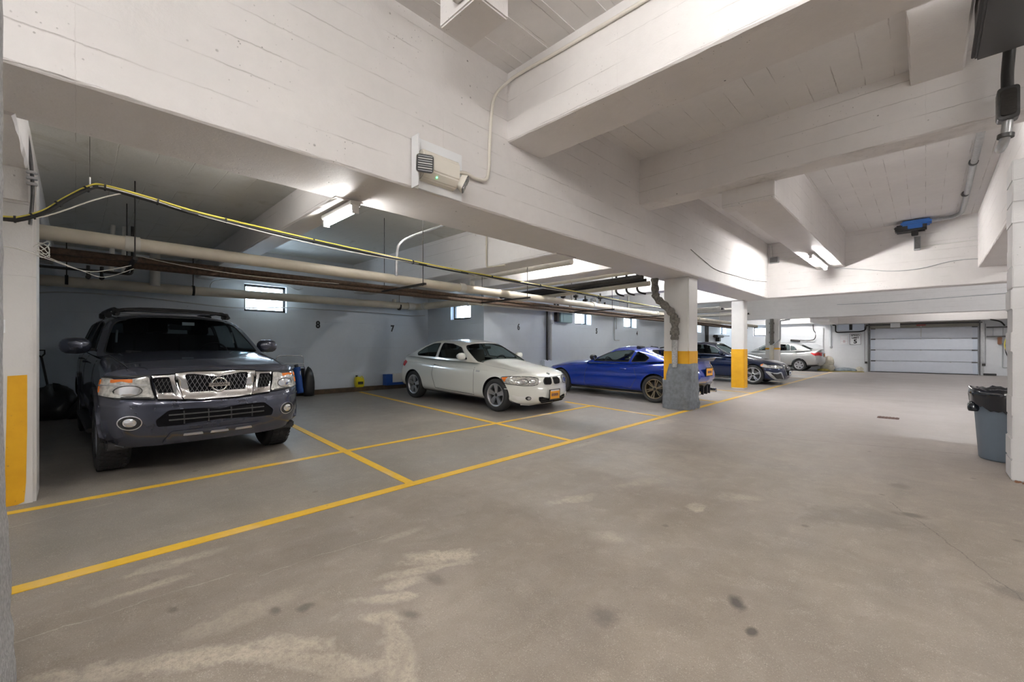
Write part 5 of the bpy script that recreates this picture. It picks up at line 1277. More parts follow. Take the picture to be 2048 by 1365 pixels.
# pipes on the stall wall and far column
wpz = thing('standpipe', 'painted grey standpipe against the wall between numbers 6 and 5', 'pipe', (-7.9, 9.7, .8))
rel(tubeo('pipe', [(-7.93, 9.74, .85), (-7.93, 9.74, 2.4)], .065, MT['grey_paint'], wpz, 14), wpz); rel(tubeo('thin_pipe', [(-7.9, 9.58, .85), (-7.9, 9.58, 2.4)], .03, MT['iron'], wpz, 10), wpz)
rel(tubeo('collar', [(-7.9, 9.74, 1.95), (-7.9, 9.74, 2.05)], .09, MT['grey_paint'], wpz, 14), wpz)
rel(boxo('base_block', (-8.0, 9.40, .09), (-7.86, 10.0, .88), MT['wall_paint'], wpz, .02), wpz)
eb = thing('electrical_box', 'teal grey electrical box on the wall beside the standpipe', 'box', (-7.9, 10.3, 2.1))
rel(boxo('case', (-8.0, 10.12, 2.0), (-7.82, 10.72, 2.32), MT['panel_teal'] if 'panel_teal' in MT else mat('panel_teal', (.25, .36, .38), .4), eb, .012), eb); rel(boxo('door', (-7.82, 10.24, 2.02), (-7.81, 10.70, 2.30), MT['panel_teal'], eb, .004), eb); rel(boxo('side_switch', (-8.0, 10.02, 2.02), (-7.86, 10.11, 2.3), MT['iron'], eb, .01), eb)
single('conduit', rounded([(-7.96, 13.42, 2.4), (-7.96, 13.42, 1.5), (-7.96, 13.75, 1.5)], .05), .016, 'grey_paint', 'thin grey conduit dropping down the wall between the two windows', 'conduit')
single('conduit', [(-7.96, 13.55, 2.4), (-7.96, 13.55, 1.9)], .016, 'grey_paint', 'short grey conduit stub beside the longer one', 'conduit')
single('iron_pipe', [(-7.85, 22.05, 1.0), (-7.85, 22.05, 2.4)], .09, 'iron', 'dark vertical pipe on the far stall wall behind the navy sedan', 'pipe')
cj = thing('pump_box', 'dark fitting on the far stall wall behind the navy sedan', 'fitting', (-7.85, 24, 1.8)); rel(boxo('body', (-8.0, 23.3, 1.76), (-7.75, 24.3, 1.90), MT['iron'], cj, .03), cj); rel(boxo('bracket', (-8.0, 23.7, 1.55), (-7.8, 23.95, 1.78), MT['iron'], cj, .02), cj)
rel(tubeo('pipe', [(-7.9, 24.3, 1.86), (-7.9, 25.6, 1.88)], .02, MT['iron'], cj, 6), cj)
fp = thing('soil_pipe', 'brown stained drain pipe on the front of the distant silver-sedan column', 'pipe', (-5.5, 24.2, 1.2))
rel(tubeo('pipe', [(-5.50, 24.2, 1.35), (-5.50, 24.2, 2.66)], .085, MT['old_wrap'], fp, 12), fp); rel(tubeo('lower_pipe', [(-5.50, 24.2, .15), (-5.50, 24.2, 1.36)], .10, MT['pvc'], fp, 12), fp)
for z in (1.45, 1.95, 2.4): rel(tubeo('collar', [(-5.5, 24.2, z), (-5.5, 24.2, z+.08)], .115, MT['old_wrap'], fp, 12), fp)
single('branch_pipe', rounded([(-5.45, 24.15, 1.35), (-5.12, 24.15, 1.62), (-5.12, 24.15, 2.55), (-4.7, 24.1, 2.6)], .06), .035, 'grey_paint', 'thin grey pipe branching off beside the distant column', 'pipe')
for k, (y, z, l) in enumerate([(15.3, 2.88, 'nearer'), (16.6, 2.92, 'middle'), (18.3, 2.88, 'farther')]):
    t = thing('pipe_rack', 'white and dark pipes crossing beyond the second column, %s run' % l, 'pipes', (-6, y, z))
    z -= .3
    for dy, mt_, r in ((0, 'pvc_white', .06), (.25, 'iron', .035), (.42, 'pvc_white', .035)): rel(tubeo('pipe', [(-5.0, y+dy, z), (-7.9, y+dy, z-.03)], r, MT[mt_], t, 10), t)

# ================================================================ emergency light on the main beam
mat('sign_white', (.86, .87, .88), .35)
em = thing('emergency_light', 'white twin-head emergency light with green indicator on the main beam', 'emergency light', (-3.22, 2.3, 2.8))
rel(boxo('back_plate', (-3.230, 2.06, 2.655), (-3.205, 2.60, 3.10), MT['sign_white'], em, .002), em)
m = MB(); m.box((-3.215, 2.045, 2.64), (-3.11, 2.055, 3.085)); rel(m.build('side_flange', MT['sign_white'], em), em)
rel(boxo('top_flange', (-3.215, 2.05, 2.64), (-3.19, 2.1, 3.085), MT['white_metal'], em), em)
m = MB(); poly = [(-3.215, 2.72), (-3.215, 2.98), (-3.13, 2.98), (-3.10, 2.95), (-3.10, 2.80), (-3.15, 2.735)]
m.prism(poly, lambda x, z: (x, 2.10, z), lambda x, z: (x, 2.50, z)); rel(m.build('housing', MT['lamp_cream'], em, .012), em)
mat('led_green', (.1, .9, .3), .3, emit=((.08, 1, .3), 9))
m = MB(); m.lathe([(.001, .004), (.006, .003), (.007, 0)], 10, 0, Matrix.Translation((-3.125, 2.25, 2.765)) @ Matrix.Rotation(R(120), 4, 'Y')); rel(m.build('indicator', MT['led_green'], em), em)
def lamp_head(c, yaw, tilt, face_mt):
    M = Matrix.Translation(c) @ Matrix.Rotation(yaw, 4, 'Z') @ Matrix.Rotation(tilt, 4, 'Y')   # faces local +x
    m = MB(); pr = roundpoly([(-.075, -.075), (.075, -.075), (.075, .075), (-.075, .075)], .03, 5)
    a = [M @ Vector((.0, y, z)) for y, z in pr]; b = [M @ Vector((-.055, y*.72, z*.72)) for y, z in pr]; n = len(pr)
    m.add(a+b, [(i, (i+1) % n, n+(i+1) % n, n+i) for i in range(n)] + [tuple(n+i for i in range(n))], 0, True)
    h_ = rel(m.build('lamp_head', MT['lamp_cream'], em), em)
    m = MB(); m.prism([(y*.95, z*.95) for y, z in pr], lambda y, z: M @ Vector((.006, y, z)), lambda y, z: M @ Vector((-.004, y, z))); m.build('lens', MT['dark_steel'], h_)
    for k in range(7): m = MB(); m.box((.004, -.06, -.06+.019*k), (.012, .06, -.052+.019*k), 0, M); m.build('louvre', MT['white_metal'] if k % 2 else MT['galvanised'], h_)
lamp_head((-3.045, 2.07, 2.81), R(-25), R(12), 0)
lamp_head((-3.09, 2.545, 2.775), R(50), R(25), 0)
wire('conduit', [(-3.21, 2.50, 2.90), (-3.18, 2.62, 2.93), (-3.20, 2.76, 2.925), (-3.205, 2.90, 2.95), (-3.205, 2.95, 3.06), (-3.205, 2.965, 3.35), (-3.205, 2.99, 3.65), (-3.205, 3.05, 3.88), (-3.18, 3.19, 4.05), (-3.05, 3.225, 4.10), (-2.4, 3.23, 4.085), (-1.2, 3.23, 4.07), (.6, 3.23, 4.07)], .017, 'lamp_cream', 'painted conduit curving from the emergency light up along the cross beam', 'conduit', 7)
# painted box on the slab near the corner
cbx = thing('junction_box', 'white painted box hanging under the slab above the main beam', 'box', (-2.6, 2.1, 3.9))
rel(boxo('case', (-2.73, 1.99, 3.75), (-2.28, 2.31, 4.195), MT['beam_x'], cbx, .012), cbx); rel(boxo('cover', (-2.50, 1.93, 3.80), (-2.27, 1.985, 4.2), MT['white_metal'], cbx, .006), cbx)
rel(tubeo('bracket', smooth([(-2.38, 1.92, 4.2), (-2.38, 1.90, 4.1), (-2.36, 1.91, 4.02), (-2.40, 1.92, 3.98)], 4), .012, MT['white_metal'], cbx, 6), cbx)
# slab board ridges: real fins in the nearest bay
for k in range(14):
    x = -3.0 + k*.33
    o = boxo('ridge', (x-.006, -1.0, 4.193), (x+.006, 3.24, 4.201), MT['slab_right'], ceil)
# upper right: hanging black enclosure, flexible conduit, galvanised pipe, opener unit
ub = thing('black_enclosure', 'black metal enclosure hung at the top right corner', 'box', (.6, 5.0, 3.7))
rel(boxo('case', (.30, 4.35, 3.70), (.95, 5.38, 4.18), MT['frame_black'], ub, .015), ub); rel(boxo('lid', (.28, 4.33, 3.74), (.97, 5.40, 3.77), MT['trim_black'], ub, .004), ub)
wire('hose', [(.62, 4.4, 3.95), (.52, 4.3, 3.75), (.60, 4.25, 3.58), (.75, 4.35, 3.55)], .03, 'cable_white', 'pale hose looping under the black enclosure', 'hose', 6)
fc = thing('conduit_run', 'thick black conduit with elbow fitting running down the second cross beam', 'conduit', (.55, 6.0, 3.5))
rel(tubeo('hose', smooth([(.56, 5.95, 4.14), (.555, 6.04, 3.98), (.545, 6.05, 3.8), (.545, 6.05, 3.64)], 5), .042, MT['cable_black'], fc, 12), fc)
m = MB(); pr = roundpoly([(-.07, -.15), (.07, -.15), (.07, .15), (-.07, .15)], .035, 4); m.prism(pr, lambda x, z: (.545+x, 5.97, 3.50+z), lambda x, z: (.545+x, 6.09, 3.50+z)); rel(m.build('fitting_body', MT['dark_steel'], fc, .006), fc)
m = MB(); pr = roundpoly([(-.05, -.12), (.05, -.12), (.05, .12), (-.05, .12)], .03, 4); m.prism(pr, lambda x, z: (.545+x, 5.955, 3.50+z), lambda x, z: (.545+x, 5.97, 3.50+z)); rel(m.build('fitting_cover', MT['iron'], fc, .004), fc)
rel(tubeo('elbow', smooth([(.545, 6.03, 3.36), (.54, 6.03, 3.28), (.53, 6.05, 3.20), (.52, 6.12, 3.16), (.51, 6.2, 3.15)], 5), .036, MT['galvanised'], fc, 12), fc)
rel(tubeo('lock_ring', [(.535, 6.04, 3.235), (.532, 6.04, 3.20)], .056, MT['dark_steel'], fc, 12), fc)
gp = single('conduit', smooth([(.50, 6.56, 4.10), (.53, 8.5, 4.12), (.54, 10.5, 4.12), (.555, 12.8, 4.13), (.52, 13.3, 4.13), (.40, 13.55, 4.14), (.1, 13.62, 4.14), (-.05, 13.62, 4.12)], 4), .042, 'galvanised', 'galvanised steel pipe under the right slab leading to the blue unit', 'pipe', n=12)
for y in (9.7, 11.6): tubeo('strap', [(.53, y-.02, 4.12), (.53, y+.02, 4.12)], .056, MT['dark_steel'], gp, 12)
mat('motor_blue', (.03, .18, .62), .4)
mu = thing('motor_unit', 'blue and black motor unit fixed high on the right cross beam', 'motor', (-.15, 13.6, 4.1))
rel(boxo('case', (-.52, 13.42, 3.94), (.02, 13.72, 4.10), MT['cable_black'], mu, .03), mu); rel(boxo('cover', (-.42, 13.38, 4.06), (.10, 13.70, 4.17), MT['motor_blue'], mu, .03), mu)
m = MB(); m.tube([(-.52, 13.55, 4.02), (-.38, 13.55, 4.10), (-.2, 13.5, 4.12)], .05, 10); rel(m.build('hose', MT['dark_steel'], mu), mu)
rel(boxo('bracket', (-.24, 13.5, 3.84), (-.12, 13.62, 3.96), MT['cable_black'], mu, .01), mu)
m = MB(); m.box((-.3, 13.4, 3.98), (-.05, 13.43, 4.06)); rel(m.build('side_panel', MT['motor_blue'], mu, .006), mu)
eb2 = thing('switch_box', 'small grey box on the beam below the blue motor unit', 'box', (-.13, 13.72, 3.6)); rel(boxo('case', (-.20, 13.64, 3.52), (-.08, 13.80, 3.84), MT['grey_paint'], eb2, .01), eb2); rel(boxo('cover', (-.19, 13.632, 3.54), (-.09, 13.64, 3.82), MT['dark_steel'], eb2), eb2)
single('conduit', [(-.08, 13.78, 3.60), (.9, 13.78, 3.61), (2.5, 13.78, 3.63)], .012, 'white_metal', 'thin conduit running right from the grey switch box', 'conduit')
wire('wire', [(-1.7, 13.78, 3.31), (-1.2, 13.78, 3.22), (-.62, 13.78, 3.10), (-.1, 13.78, 3.09), (.5, 13.78, 3.20), (1.3, 13.78, 3.16), (2.4, 13.78, 3.2)], .009, 'grey_paint', 'grey wire drooping along the face of the right cross beam', 'wire')
single('conduit', rounded([(-3.15, 13.76, 4.15), (-3.12, 13.76, 3.72), (-2.1, 13.76, 3.70)], .06), .02, 'white_metal', 'painted conduit bending out of the main beam corner', 'conduit')
jb = thing('junction_box', 'small painted junction box in the corner of the main and cross beams', 'box', (-3.1, 13.75, 3.7)); rel(boxo('case', (-3.18, 13.70, 3.62), (-2.95, 13.80, 3.80), MT['galvanised'], jb, .01), jb); rel(boxo('cover', (-3.16, 13.69, 3.64), (-2.97, 13.70, 3.78), MT['dark_steel'], jb), jb)
wire('wire', [(-3.215, 8.2, 3.12), (-3.215, 8.9, 3.0), (-3.215, 9.6, 2.91), (-3.215, 11, 2.94), (-3.215, 12.2, 2.98), (-3.215, 13.6, 3.10)], .006, 'old_wrap', 'thin dark wire stapled along the far part of the main beam', 'wire')
# ================================================================ numbers on the wall
mat('stencil_black', (.012, .012, .014), .6)
NL = {'8': 'black stencilled eight on the back wall right of the bright window', '7': 'black stencilled seven on the back wall near the jog', '6': 'black stencilled six on the wall above the white coupe bonnet', '5': 'black stencilled five between the two small windows', '4': 'black stencilled four, smallest and nearest the padded column'}
for n_, x, y, z, h_ in (('8', XF, 4.06, 1.785, .23), ('7', XF, 6.045, 1.755, .23), ('6', XN, 8.475, 1.80, .23), ('5', XN, 12.33, 1.79, .24), ('4', XN, 15.15, 1.78, .22)):
    o = texto('stall_number', n_, h_, MT['stencil_black'], face_m((x+.002, y, z), (0, 1, 0), (0, 0, 1)), None, .001, .011, .85)
    tag(o, NL[n_], 'number')
# wheel-stop timbers
mat('timber', (.10, .065, .035), .8, noise=.5, nscale=12, bump=.4)
tag(boxo('kerb_timber', (-10.42, -.5, fz(-10.3)-.01), (-10.22, 2.9, fz(-10.3)+.1), MT['timber'], None, .012), 'brown timber kerb at the foot of the back wall behind the SUV', 'kerb')
tag(boxo('kerb_timber', (-10.42, 3.0, fz(-10.3)-.01), (-10.22, 7.1, fz(-10.3)+.1), MT['timber'], None, .012), 'brown timber kerb at the foot of the back wall below number 7', 'kerb')
KZ = fz(-10.3)+.1
# ================================================================ stored things by the back wall
sv = thing('shovel', 'dark shovel with D handle leaning in the corner behind the SUV', 'shovel', (-10.1, -.35, KZ))
rel(tubeo('handle', [(-10.30, -.385, 1.09), (-10.0, -.28, .45)], .016, MT['frame_black'], sv, 8), sv)
rel(tubeo('grip', [(-10.30, -.385, 1.09), (-10.32, -.44, 1.14), (-10.33, -.46, 1.20), (-10.33, -.35, 1.20), (-10.32, -.35, 1.14), (-10.30, -.385, 1.09)], .013, MT['frame_black'], sv, 6), sv)
m = MB(); vs = []; 
for i in range(6):
    for j in range(5): vs.append((-10.0+.06*i+.02*math.cos(j*1.5), -.38+.06*j-.02*i*0, .47-.07*i+.02*abs(j-2)))
m.add(vs, [(i*5+j, i*5+j+1, (i+1)*5+j+1, (i+1)*5+j) for i in range(5) for j in range(4)], 0, True); rel(m.build('blade', MT['dark_steel'], sv), sv)
def blob(name, c, rx, ry, rz, mt, label, cat, seed=1, amp=.16, group=None, parent=None, flat=.45):
    r_ = random.Random(seed); m = MB(); vs = []; fs = []; n, k = 22, 12
    ph = [(r_.uniform(0, 6.28), r_.randint(2, 5), r_.randint(1, 4), r_.uniform(.4, 1)) for _ in range(7)]
    for i in range(k+1):
        th = math.pi*i/k
        for j in range(n):
            a = 2*math.pi*j/n; d = 1+amp*sum(w*math.sin(q*a+p+u*th) for p, q, u, w in ph)/3
            z = math.cos(th)*rz*d
            if z < -rz*flat: z = -rz*flat
            vs.append((c[0]+rx*math.sin(th)*math.cos(a)*d, c[1]+ry*math.sin(th)*math.sin(a)*d, c[2]+rz*flat+z))
    for i in range(k):
        for j in range(n): fs.append((i*n+j, i*n+(j+1) % n, (i+1)*n+(j+1) % n, (i+1)*n+j))
    m.add(vs, fs, 0, True); o = m.build(name, MT[mt], parent)
    bm = bmesh.new(); bm.from_mesh(o.data); bmesh.ops.remove_doubles(bm, verts=bm.verts, dist=1e-4); bm.to_mesh(o.data); bm.free()
    return tag(o, label, cat, group) if label else o
mat('bag_black', (.018, .018, .020), .32, noise=.3, nscale=10, bump=.5)
blob('rubbish_bag', (-9.85, -.25, fz(-9.8)), .28, .28, .34, 'bag_black', 'black sack heaped under the shovel behind the SUV', 'bag', 3)
blob('rubbish_bag', (-9.75, .12, fz(-9.7)), .26, .24, .22, 'bag_black', 'lower black sack beside the heap, nearer the SUV', 'bag', 8)
# folded trolley, bags
ch = thing('folding_trolley', 'folded trolley with silver tube handles behind the SUV', 'trolley', (-10.2, 3.4, KZ))
for z0, x in ((1.06, -10.36), (.88, -10.30), (.83, -10.26)):
    rel(tubeo('handle', rounded([(x, 3.12, .5), (x, 3.12, z0), (x, 3.70, z0), (x, 3.70, .5)], .09), .011, MT['chrome'], ch, 8), ch)
rel(boxo('frame', (-10.38, 3.12, .25), (-10.30, 3.70, .76), MT['frame_black'], ch, .01), ch)
blob('sports_bag', (-10.12, 3.22, KZ-.1), .10, .16, .42, 'bag_black', 'upright black bag left of the blue roll behind the SUV', 'bag', 11, .08)
blob('sports_bag', (-10.10, 3.72, KZ-.1), .10, .13, .44, 'bag_black', 'upright black bag right of the blue roll behind the SUV', 'bag', 12, .08)
mat('fabric_blue', (.015, .08, .36), .6, noise=.2)
br = thing('rolled_bag', 'blue rolled carrying bag with white marks leaning on the wall', 'bag', (-10.08, 3.48, KZ))
rel(tubeo('sleeve', [(-10.05, 3.52, .22), (-10.08, 3.50, .5), (-10.12, 3.47, .80)], .07, MT['fabric_blue'], br, 14), br); rel(tubeo('neck', [(-10.12, 3.47, .79), (-10.13, 3.45, .86)], .045, MT['bag_black'], br, 10), br)
rel(texto('lettering', 'III', .05, MT['plate_white'], face_m((-10.01, 3.50, .62), (0, 0, 1), (0, -1, 0)), br, .001), br) if False else None
ww = MB(); ww.box((-10.045, 3.505, .58), (-10.035, 3.525, .72)); rel(ww.build('white_mark', MT['plate_white'], br), br)
# yellow jug
mat('jug_yellow', (.66, .56, .02), .35)
jg = thing('jug', 'yellow plastic jug with black cap standing on the timber kerb', 'jug', (-10.3, 5.03, KZ))
m = MB(); pr = [(-.10, 0), (.11, 0), (.12, .15), (.11, .21), (.02, .25), (-.05, .27), (-.08, .27), (-.11, .22), (-.115, .1)]
m.prism(pr, lambda y, z: (-10.37, 5.03+y, KZ+z), lambda y, z: (-10.26, 5.03+y, KZ+z)); rel(m.build('body', MT['jug_yellow'], jg, .015), jg)
rel(tubeo('cap', [(-10.315, 4.965, KZ+.26), (-10.315, 4.965, KZ+.30)], .025, MT['frame_black'], jg, 12), jg)
m = MB(); m.box((-10.259, 4.97, KZ+.07), (-10.256, 5.11, KZ+.14)); rel(m.build('label', MT['cable_black'], jg), jg)
rel(tubeo('handle', smooth([(-10.315, 5.05, KZ+.23), (-10.315, 5.10, KZ+.27), (-10.315, 5.14, KZ+.22), (-10.315, 5.14, KZ+.14)], 4), .012, MT['jug_yellow'], jg, 6), jg)
bb = thing('carton', 'blue and white carton lying on the kerb behind the white coupe', 'carton', (-10.3, 6.0, KZ))
rel(boxo('base', (-10.40, 5.73, KZ), (-10.20, 6.5, KZ+.07), MT['fabric_blue'], bb, .004), bb); rel(boxo('panel', (-10.40, 5.73, KZ+.07), (-10.22, 5.92, KZ+.29), MT['fabric_blue'], bb, .004), bb); rel(boxo('white_panel', (-10.40, 5.93, KZ+.07), (-10.22, 6.4, KZ+.30), MT['white_metal'], bb, .004), bb)
# ================================================================ bin
mat('bin_grey', (.16, .20, .25), .45, noise=.08); mat('liner', (.012, .015, .022), .16, noise=.2, coat=.5)
tc_ = thing('trash_bin', 'round grey plastic bin with a black liner beside the block pillar', 'bin', (.655, 7.19, 0))
m = MB(); m.lathe([(.001, .0), (.215, 0), (.225, .02), (.262, .60), (.265, .66), (.285, .665), (.285, .70), (.262, .705), (.25, .66), (.21, .05), (.001, .04)], 40); m.build('body', MT['bin_grey'], tc_)
m = MB(); n = 56; vs = []; fs = []; rr = random.Random(4); ph = [rr.uniform(0, 6.28) for _ in range(6)]
rows = [(.245, .60), (.262, .74), (.285, .79), (.302, .785), (.305, .72), (.298, .65), (.290, .56)]
for i, (r0, z) in enumerate(rows):
    for j in range(n):
        a = 2*math.pi*j/n; w = (math.sin(7*a+ph[0])+math.sin(13*a+ph[1]+i)+math.sin(23*a+ph[2]-i*.7))/3
        vs.append(((r0+.012*w*(i > 1))*math.cos(a), (r0+.012*w*(i > 1))*math.sin(a), z + (.02*w if i in (2, 3) else 0) + (.05*math.sin(2*a+ph[3]) + .03*w if i == 6 else 0)))
for i in range(6):
    for j in range(n): fs.append((i*n+j, i*n+(j+1) % n, (i+1)*n+(j+1) % n, (i+1)*n+j))
m.add(vs, fs, 0, True); lo_ = m.build('liner', MT['liner'], tc_)
tf = blob('liner_tail', (-.27, -.10, .53), .05, .05, .07, 'liner', None, None, 5, .3, None, tc_)
fl = thing('paint_flakes', 'brown paint flakes and grit at the foot of the block pillar', 'debris', (.9, 6.08, 0))
m = MB(); r7 = random.Random(9)
for k in range(70):
    x = .60 + .45*r7.random()**1.3; y = 6.085 - .05*r7.random()**2; s_ = .004 + .008*r7.random()
    m.box((x-s_, y-s_, 0), (x+s_, y+s_*.7, .004+.010*r7.random()))
fo_ = rel(m.build('flakes', MT['brown_case'] if 'brown_case' in MT else mat('brown_case', (.22, .10, .05), .6), fl), fl); fl['kind'] = 'stuff'
# floor plate
mat('drain_rust', (.14, .075, .06), .8, .2, noise=.4, nscale=30, bump=.4)
dp = thing('drain_grate', 'small rusty drain grate set in the aisle floor', 'grate', (-.47, 10.02, 0))
m = MB(); m.box((-.62, 9.90, -.02), (-.33, 10.14, .004)); rel(m.build('frame', MT['drain_rust'], dp), dp)
for k in range(6): m = MB(); m.box((-.60+.045*k, 9.92, .004), (-.575+.045*k, 10.12, .010)); rel(m.build('bar', MT['drain_rust'], dp), dp)
# ================================================================ garage door and far wall
mat('door_panel', (.66, .69, .76), .45, noise=.04)
gd = bpy.data.objects.new('door_1', None); COL.objects.link(gd); gd['kind'] = 'structure'; gd.location = (-.165, YG, 0)
rel(boxo('backing', (GX0-.2, YG+.10, .03), (GX1+.2, YG+.14, 2.4), MT['grey_paint'], gd), gd)
zs = [.03, .57, 1.12, 1.66, 2.19]
for a, b in zip(zs, zs[1:]): rel(boxo('panel', (GX0+.02, YG+.02, a+.010), (GX1-.02, YG+.07, b-.010), MT['door_panel'], gd, .014), gd)
for z in zs[1:]:
    for x in (GX0+.12, GX1-.12): rel(boxo('hinge', (x-.09, YG-.0, z-.035), (x+.09, YG+.03, z+.02), MT['dark_steel'], gd, .004), gd)
    for x in (-1.15, -.17, .82): rel(boxo('hinge', (x-.035, YG-.0, z-.03), (x+.035, YG+.03, z+.02), MT['galvanised'], gd, .004), gd)
for x in (GX0+.10, GX1-.10):
    rel(boxo('end_stile', (x-.08, YG+.012, .03), (x+.08, YG+.022, 2.19), MT['panel_blue'], gd), gd)
rel(boxo('bottom_seal', (GX0, YG+.01, .0), (GX1, YG+.08, .035), MT['black_rubber'], gd), gd)
for x, s in ((GX0-.03, -1), (GX1+.03, 1)):
    rel(boxo('track', (x-.02, YG-.10, 0), (x+.02, YG-.03, 2.45), MT['dark_steel'], gd), gd); rel(boxo('track_jamb', (x+s*.04-.03, YG-.03, 0), (x+s*.10+.03, YG-.0, 2.45), MT['galvanised'], gd), gd)
    rel(boxo('counter_bracket', (x+s*.12-.05, YG-.1, .42), (x+s*.12+.05, YG-.02, .52), MT['iron'], gd), gd)
    rel(tubeo('cable', [(x+s*.17, YG-.06, .5), (x+s*.17, YG-.06, 2.3)], .008, MT['dark_steel'], gd, 5), gd)
m = MB(); m.tube([(GX0-.1, YG-.2, 2.36), (GX1+.1, YG-.2, 2.36)], .03, 8); rel(m.build('torsion_bar', MT['dark_steel'], gd), gd)
rel(boxo('lift_arm', (-.18, YG-.06, 1.75), (-.14, YG+.02, 2.36), MT['galvanised'], gd), gd); rel(boxo('lift_bracket', (-.32, YG-.1, 2.28), (0, YG-.04, 2.33), mat('red_paint', (.35, .05, .04), .5), gd), gd)
mat('lintel_shade', (.30, .29, .25), .7)
rel(boxo('header_shade', (GX0-.05, YG-.02, 2.2), (GX1+.05, YG+.0, 2.5), MT['lintel_shade'], gd), gd)  # dark strip painted in for the shade between lintel beam and door
# signs
sg_ = thing('speed_sign', 'white SPEED LIMIT 5 sign with black border beside the garage door', 'sign', (-2.61, YG-.02, 1.67))
rel(boxo('plate', (-2.86, YG-.03, 1.37), (-2.365, YG-.02, 1.965), MT['sign_white'], sg_, .004), sg_)
m = MB()
for a, b in (((-2.845, 1.385), (-2.38, 1.40)), ((-2.845, 1.935), (-2.38, 1.95)), ((-2.845, 1.385), (-2.83, 1.95)), ((-2.395, 1.385), (-2.38, 1.95))): m.box((a[0], YG-.033, a[1]), (b[0], YG-.030, b[1]))
rel(m.build('border', MT['stencil_black'], sg_), sg_)
for tx, z, s_, b in (('SPEED', 1.865, .13, .004), ('LIMIT', 1.735, .12, .004), ('5', 1.54, .28, .012)):
    rel(texto('lettering', tx, s_, MT['stencil_black'], face_m((-2.61, YG-.034, z), (1, 0, 0), (0, 0, 1)), sg_, .001, b, 1.05), sg_)
fs_ = thing('notice', 'faded pink notice sheet left of the speed limit sign', 'sign', (-3.07, YG-.01, 1.65))
rel(boxo('sheet', (-3.235, YG-.015, 1.41), (-2.905, YG-.01, 1.86), MT['sign_white'], fs_), fs_)
mat('faded_pink', (.72, .60, .62), .6); m = MB()
for z in (1.43, 1.55, 1.66, 1.72, 1.84): m.box((-3.22, YG-.018, z), (-2.92, YG-.016, z+.012))
for x in (-3.22, -2.932): m.box((x, YG-.018, 1.43), (x+.012, YG-.016, 1.85))
m.box((-3.12, YG-.018, 1.49), (-3.02, YG-.016, 1.62)); rel(m.build('faded_print', MT['faded_pink'], fs_), fs_)
ws = thing('notice', 'small white notice with faint lines fixed above the garage door', 'sign', (-1.06, YG-.3, 2.33))
rel(boxo('sheet', (-1.24, YG-.30, 2.215), (-.89, YG-.29, 2.43), MT['sign_white'], ws), ws); m = MB()
for z in (2.27, 2.33, 2.38): m.box((-1.2, YG-.303, z), (-.93, YG-.301, z+.012))
rel(m.build('faint_print', MT['galvanised'], ws), ws)
el = thing('electrical_box', 'two pale blue electrical cabinets above the speed limit sign', 'box', (-2.8, YG-.1, 2.27))
rel(boxo('cabinet', (-3.33, YG-.2, 2.13), (-2.84, YG-.02, 2.44), MT['panel_blue'], el, .01), el); rel(boxo('cabinet', (-2.72, YG-.2, 2.13), (-2.24, YG-.02, 2.44), MT['panel_blue'], el, .01), el)
rel(tubeo('conduit', rounded([(-3.55, YG-.12, 2.42), (-3.42, YG-.12, 2.42), (-3.42, YG-.12, 2.03), (-2.4, YG-.12, 2.05), (-2.2, YG-.12, 2.12), (-2.16, YG-.12, 2.4)], .12), .03, MT['iron'], el, 8), el); rel(boxo('connector', (-2.83, YG-.22, 2.15), (-2.73, YG-.04, 2.43), MT['iron'], el), el)
ps = thing('pull_switch', 'thin vertical conduit ending in a round switch left of the notices', 'switch', (-3.62, YG-.05, 1.25))
rel(tubeo('conduit', smooth([(-3.8, 27.4, 2.70), (-3.66, 27.5, 2.6), (-3.62, 28.1, 2.4), (-3.62, YG-.05, 2.0), (-3.62, YG-.05, 1.32)], 4), .02, MT['grey_paint'], ps, 8), ps)
m = MB(); m.lathe([(.001, .04), (.05, .035), (.06, 0)], 14, 0, Matrix.Translation((-3.62, YG-.02, 1.25)) @ Matrix.Rotation(R(90), 4, 'X')); rel(m.build('switch', MT['grey_paint'], ps), ps)
struct(boxo('trim_1', (-4.30, YG-.10, 0), (-3.95, YG, 2.3), MT['wall_far'], None, .02))
wire('conduit', [(-4.42, YG-.04, 2.5), (-4.40, YG-.04, 2.2), (-4.30, YG-.04, 2.0), (-4.34, YG-.14, 1.70), (-4.6, YG-.1, 1.62), (-5.0, YG-.1, 1.64)], .022, 'iron', 'dark conduit kinking down beside the far wall pier', 'conduit', 5)
tp = thing('tap_fitting', 'dark tap fitting on the far wall above the silver sedan boot', 'fitting', (-5.2, YG-.1, 1.6)); rel(tubeo('body', [(-5.45, YG-.12, 1.64), (-5.0, YG-.12, 1.60)], .055, MT['iron'], tp, 8), tp); rel(tubeo('stem', [(-5.25, YG-.12, 1.6), (-5.25, YG, 1.6)], .03, MT['iron'], tp, 8), tp)
# heap by the door
mat('sack_white', (.66, .62, .52), .7, noise=.3); mat('sack_grey', (.33, .40, .44), .5, noise=.5); mat('sack_yellow', (.58, .46, .10), .6, noise=.3)
blob('sack', (-3.72, YG-.35, .28), .28, .2, .30, 'sack_white', 'upper tan and white sack stacked by the far wall', 'sack', 21, .1, flat=.6)
blob('sack', (-3.74, YG-.38, 0), .32, .26, .24, 'sack_white', 'lower white sack under the stack by the far wall', 'sack', 22, .1, flat=.6)
blob('sack', (-3.85, YG-.75, 0), .28, .22, .09, 'sack_yellow', 'flat yellow bag on the floor at the end of the yellow line', 'bag', 23, .12)
blob('sack', (-2.98, YG-.5, 0), .50, .28, .13, 'sack_grey', 'long grey plastic sheet bundle on the floor below the speed sign', 'bundle', 24, .2)
blob('sack', (-2.42, YG-.3, 0), .18, .14, .17, 'sack_white', 'small pale bundle next to the garage door track', 'bundle', 25, .2)
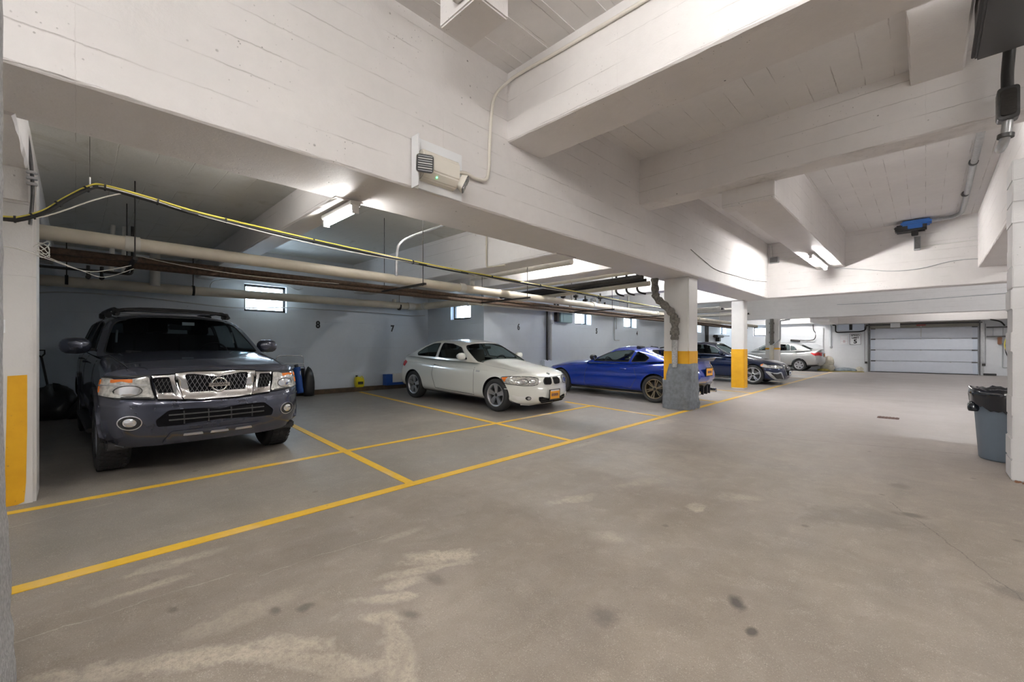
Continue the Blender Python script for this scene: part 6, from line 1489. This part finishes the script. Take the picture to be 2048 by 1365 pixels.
tag(boxo('floor_vent', (1.83, YG-.14, 0), (2.22, YG-.01, .09), MT['cable_black'], None, .01), 'low black vent at the floor right of the garage door', 'vent')
# ladder and cables on the right of the door
ld = thing('ladder', 'grey aluminium ladder hung sideways on the wall right of the door', 'ladder', (2.6, YG-.1, 1.9))
for z in (2.13, 1.72): rel(boxo('rail', (1.92, YG-.14, z-.03), (4.3, YG-.08, z+.03), MT['dark_steel'], ld, .006), ld)
for k in range(8): rel(tubeo('rung', [(2.12+.29*k, YG-.11, 1.72), (2.12+.29*k, YG-.11, 2.13)], .017, MT['galvanised'], ld, 6), ld)
mat('brown_case', (.22, .10, .05), .6)
hb = thing('reel_bag', 'brown hanging pouch below the ladder', 'pouch', (2.32, YG-.1, 1.5)); rel(boxo('case', (2.25, YG-.16, 1.37), (2.37, YG-.06, 1.68), MT['brown_case'], hb, .02), hb); rel(boxo('flap', (2.245, YG-.165, 1.58), (2.375, YG-.055, 1.69), MT['brown_case'], hb, .01), hb)
wire('cable', [(2.55, YG-.15, 1.72), (2.50, YG-.15, 1.45), (2.47, YG-.15, 1.15), (2.52, YG-.15, .9), (2.62, YG-.15, .72)], .018, 'cable_black', 'dark cable loop hanging from the ladder')
wire('cable', [(2.52, YG-.17, 1.70), (2.46, YG-.17, 1.5), (2.45, YG-.17, 1.3), (2.5, YG-.17, 1.1)], .022, 'cable_yellow', 'yellow-green cable hanging from the ladder')
single('conduit', rounded([(2.40, YG-.03, 1.4), (2.40, YG-.03, .36), (2.75, YG-.03, .36)], .04), .018, 'grey_paint', 'grey conduit turning a corner low on the wall right of the door', 'conduit')
wire('conduit', [(2.0, 27.4, 2.44), (2.3, 27.8, 2.36), (2.45, 28.1, 2.2)], .03, 'iron', 'dark pipe slanting down behind the ladder', 'pipe')
single('conduit', [(-2.9, 24.28, 3.2), (-1.2, 24.28, 3.18), (2.6, 24.28, 3.28)], .012, 'grey_paint', 'thin conduit along the face of the far cross beam', 'conduit')
tag(boxo('notice', (-5.019, -.43, 1.36), (-5.012, -.372, 1.46), MT['sign_white'], None), 'small torn white notice at the edge of the left column', 'sign')
wire('extension_lead', [(-3.6, 27.2, .02), (-3.3, 26.9, .02), (-2.9, 27.3, .02), (-2.2, 27.5, .02)], .02, 'sack_yellow', 'orange lead lying on the floor before the sacks', 'cable')
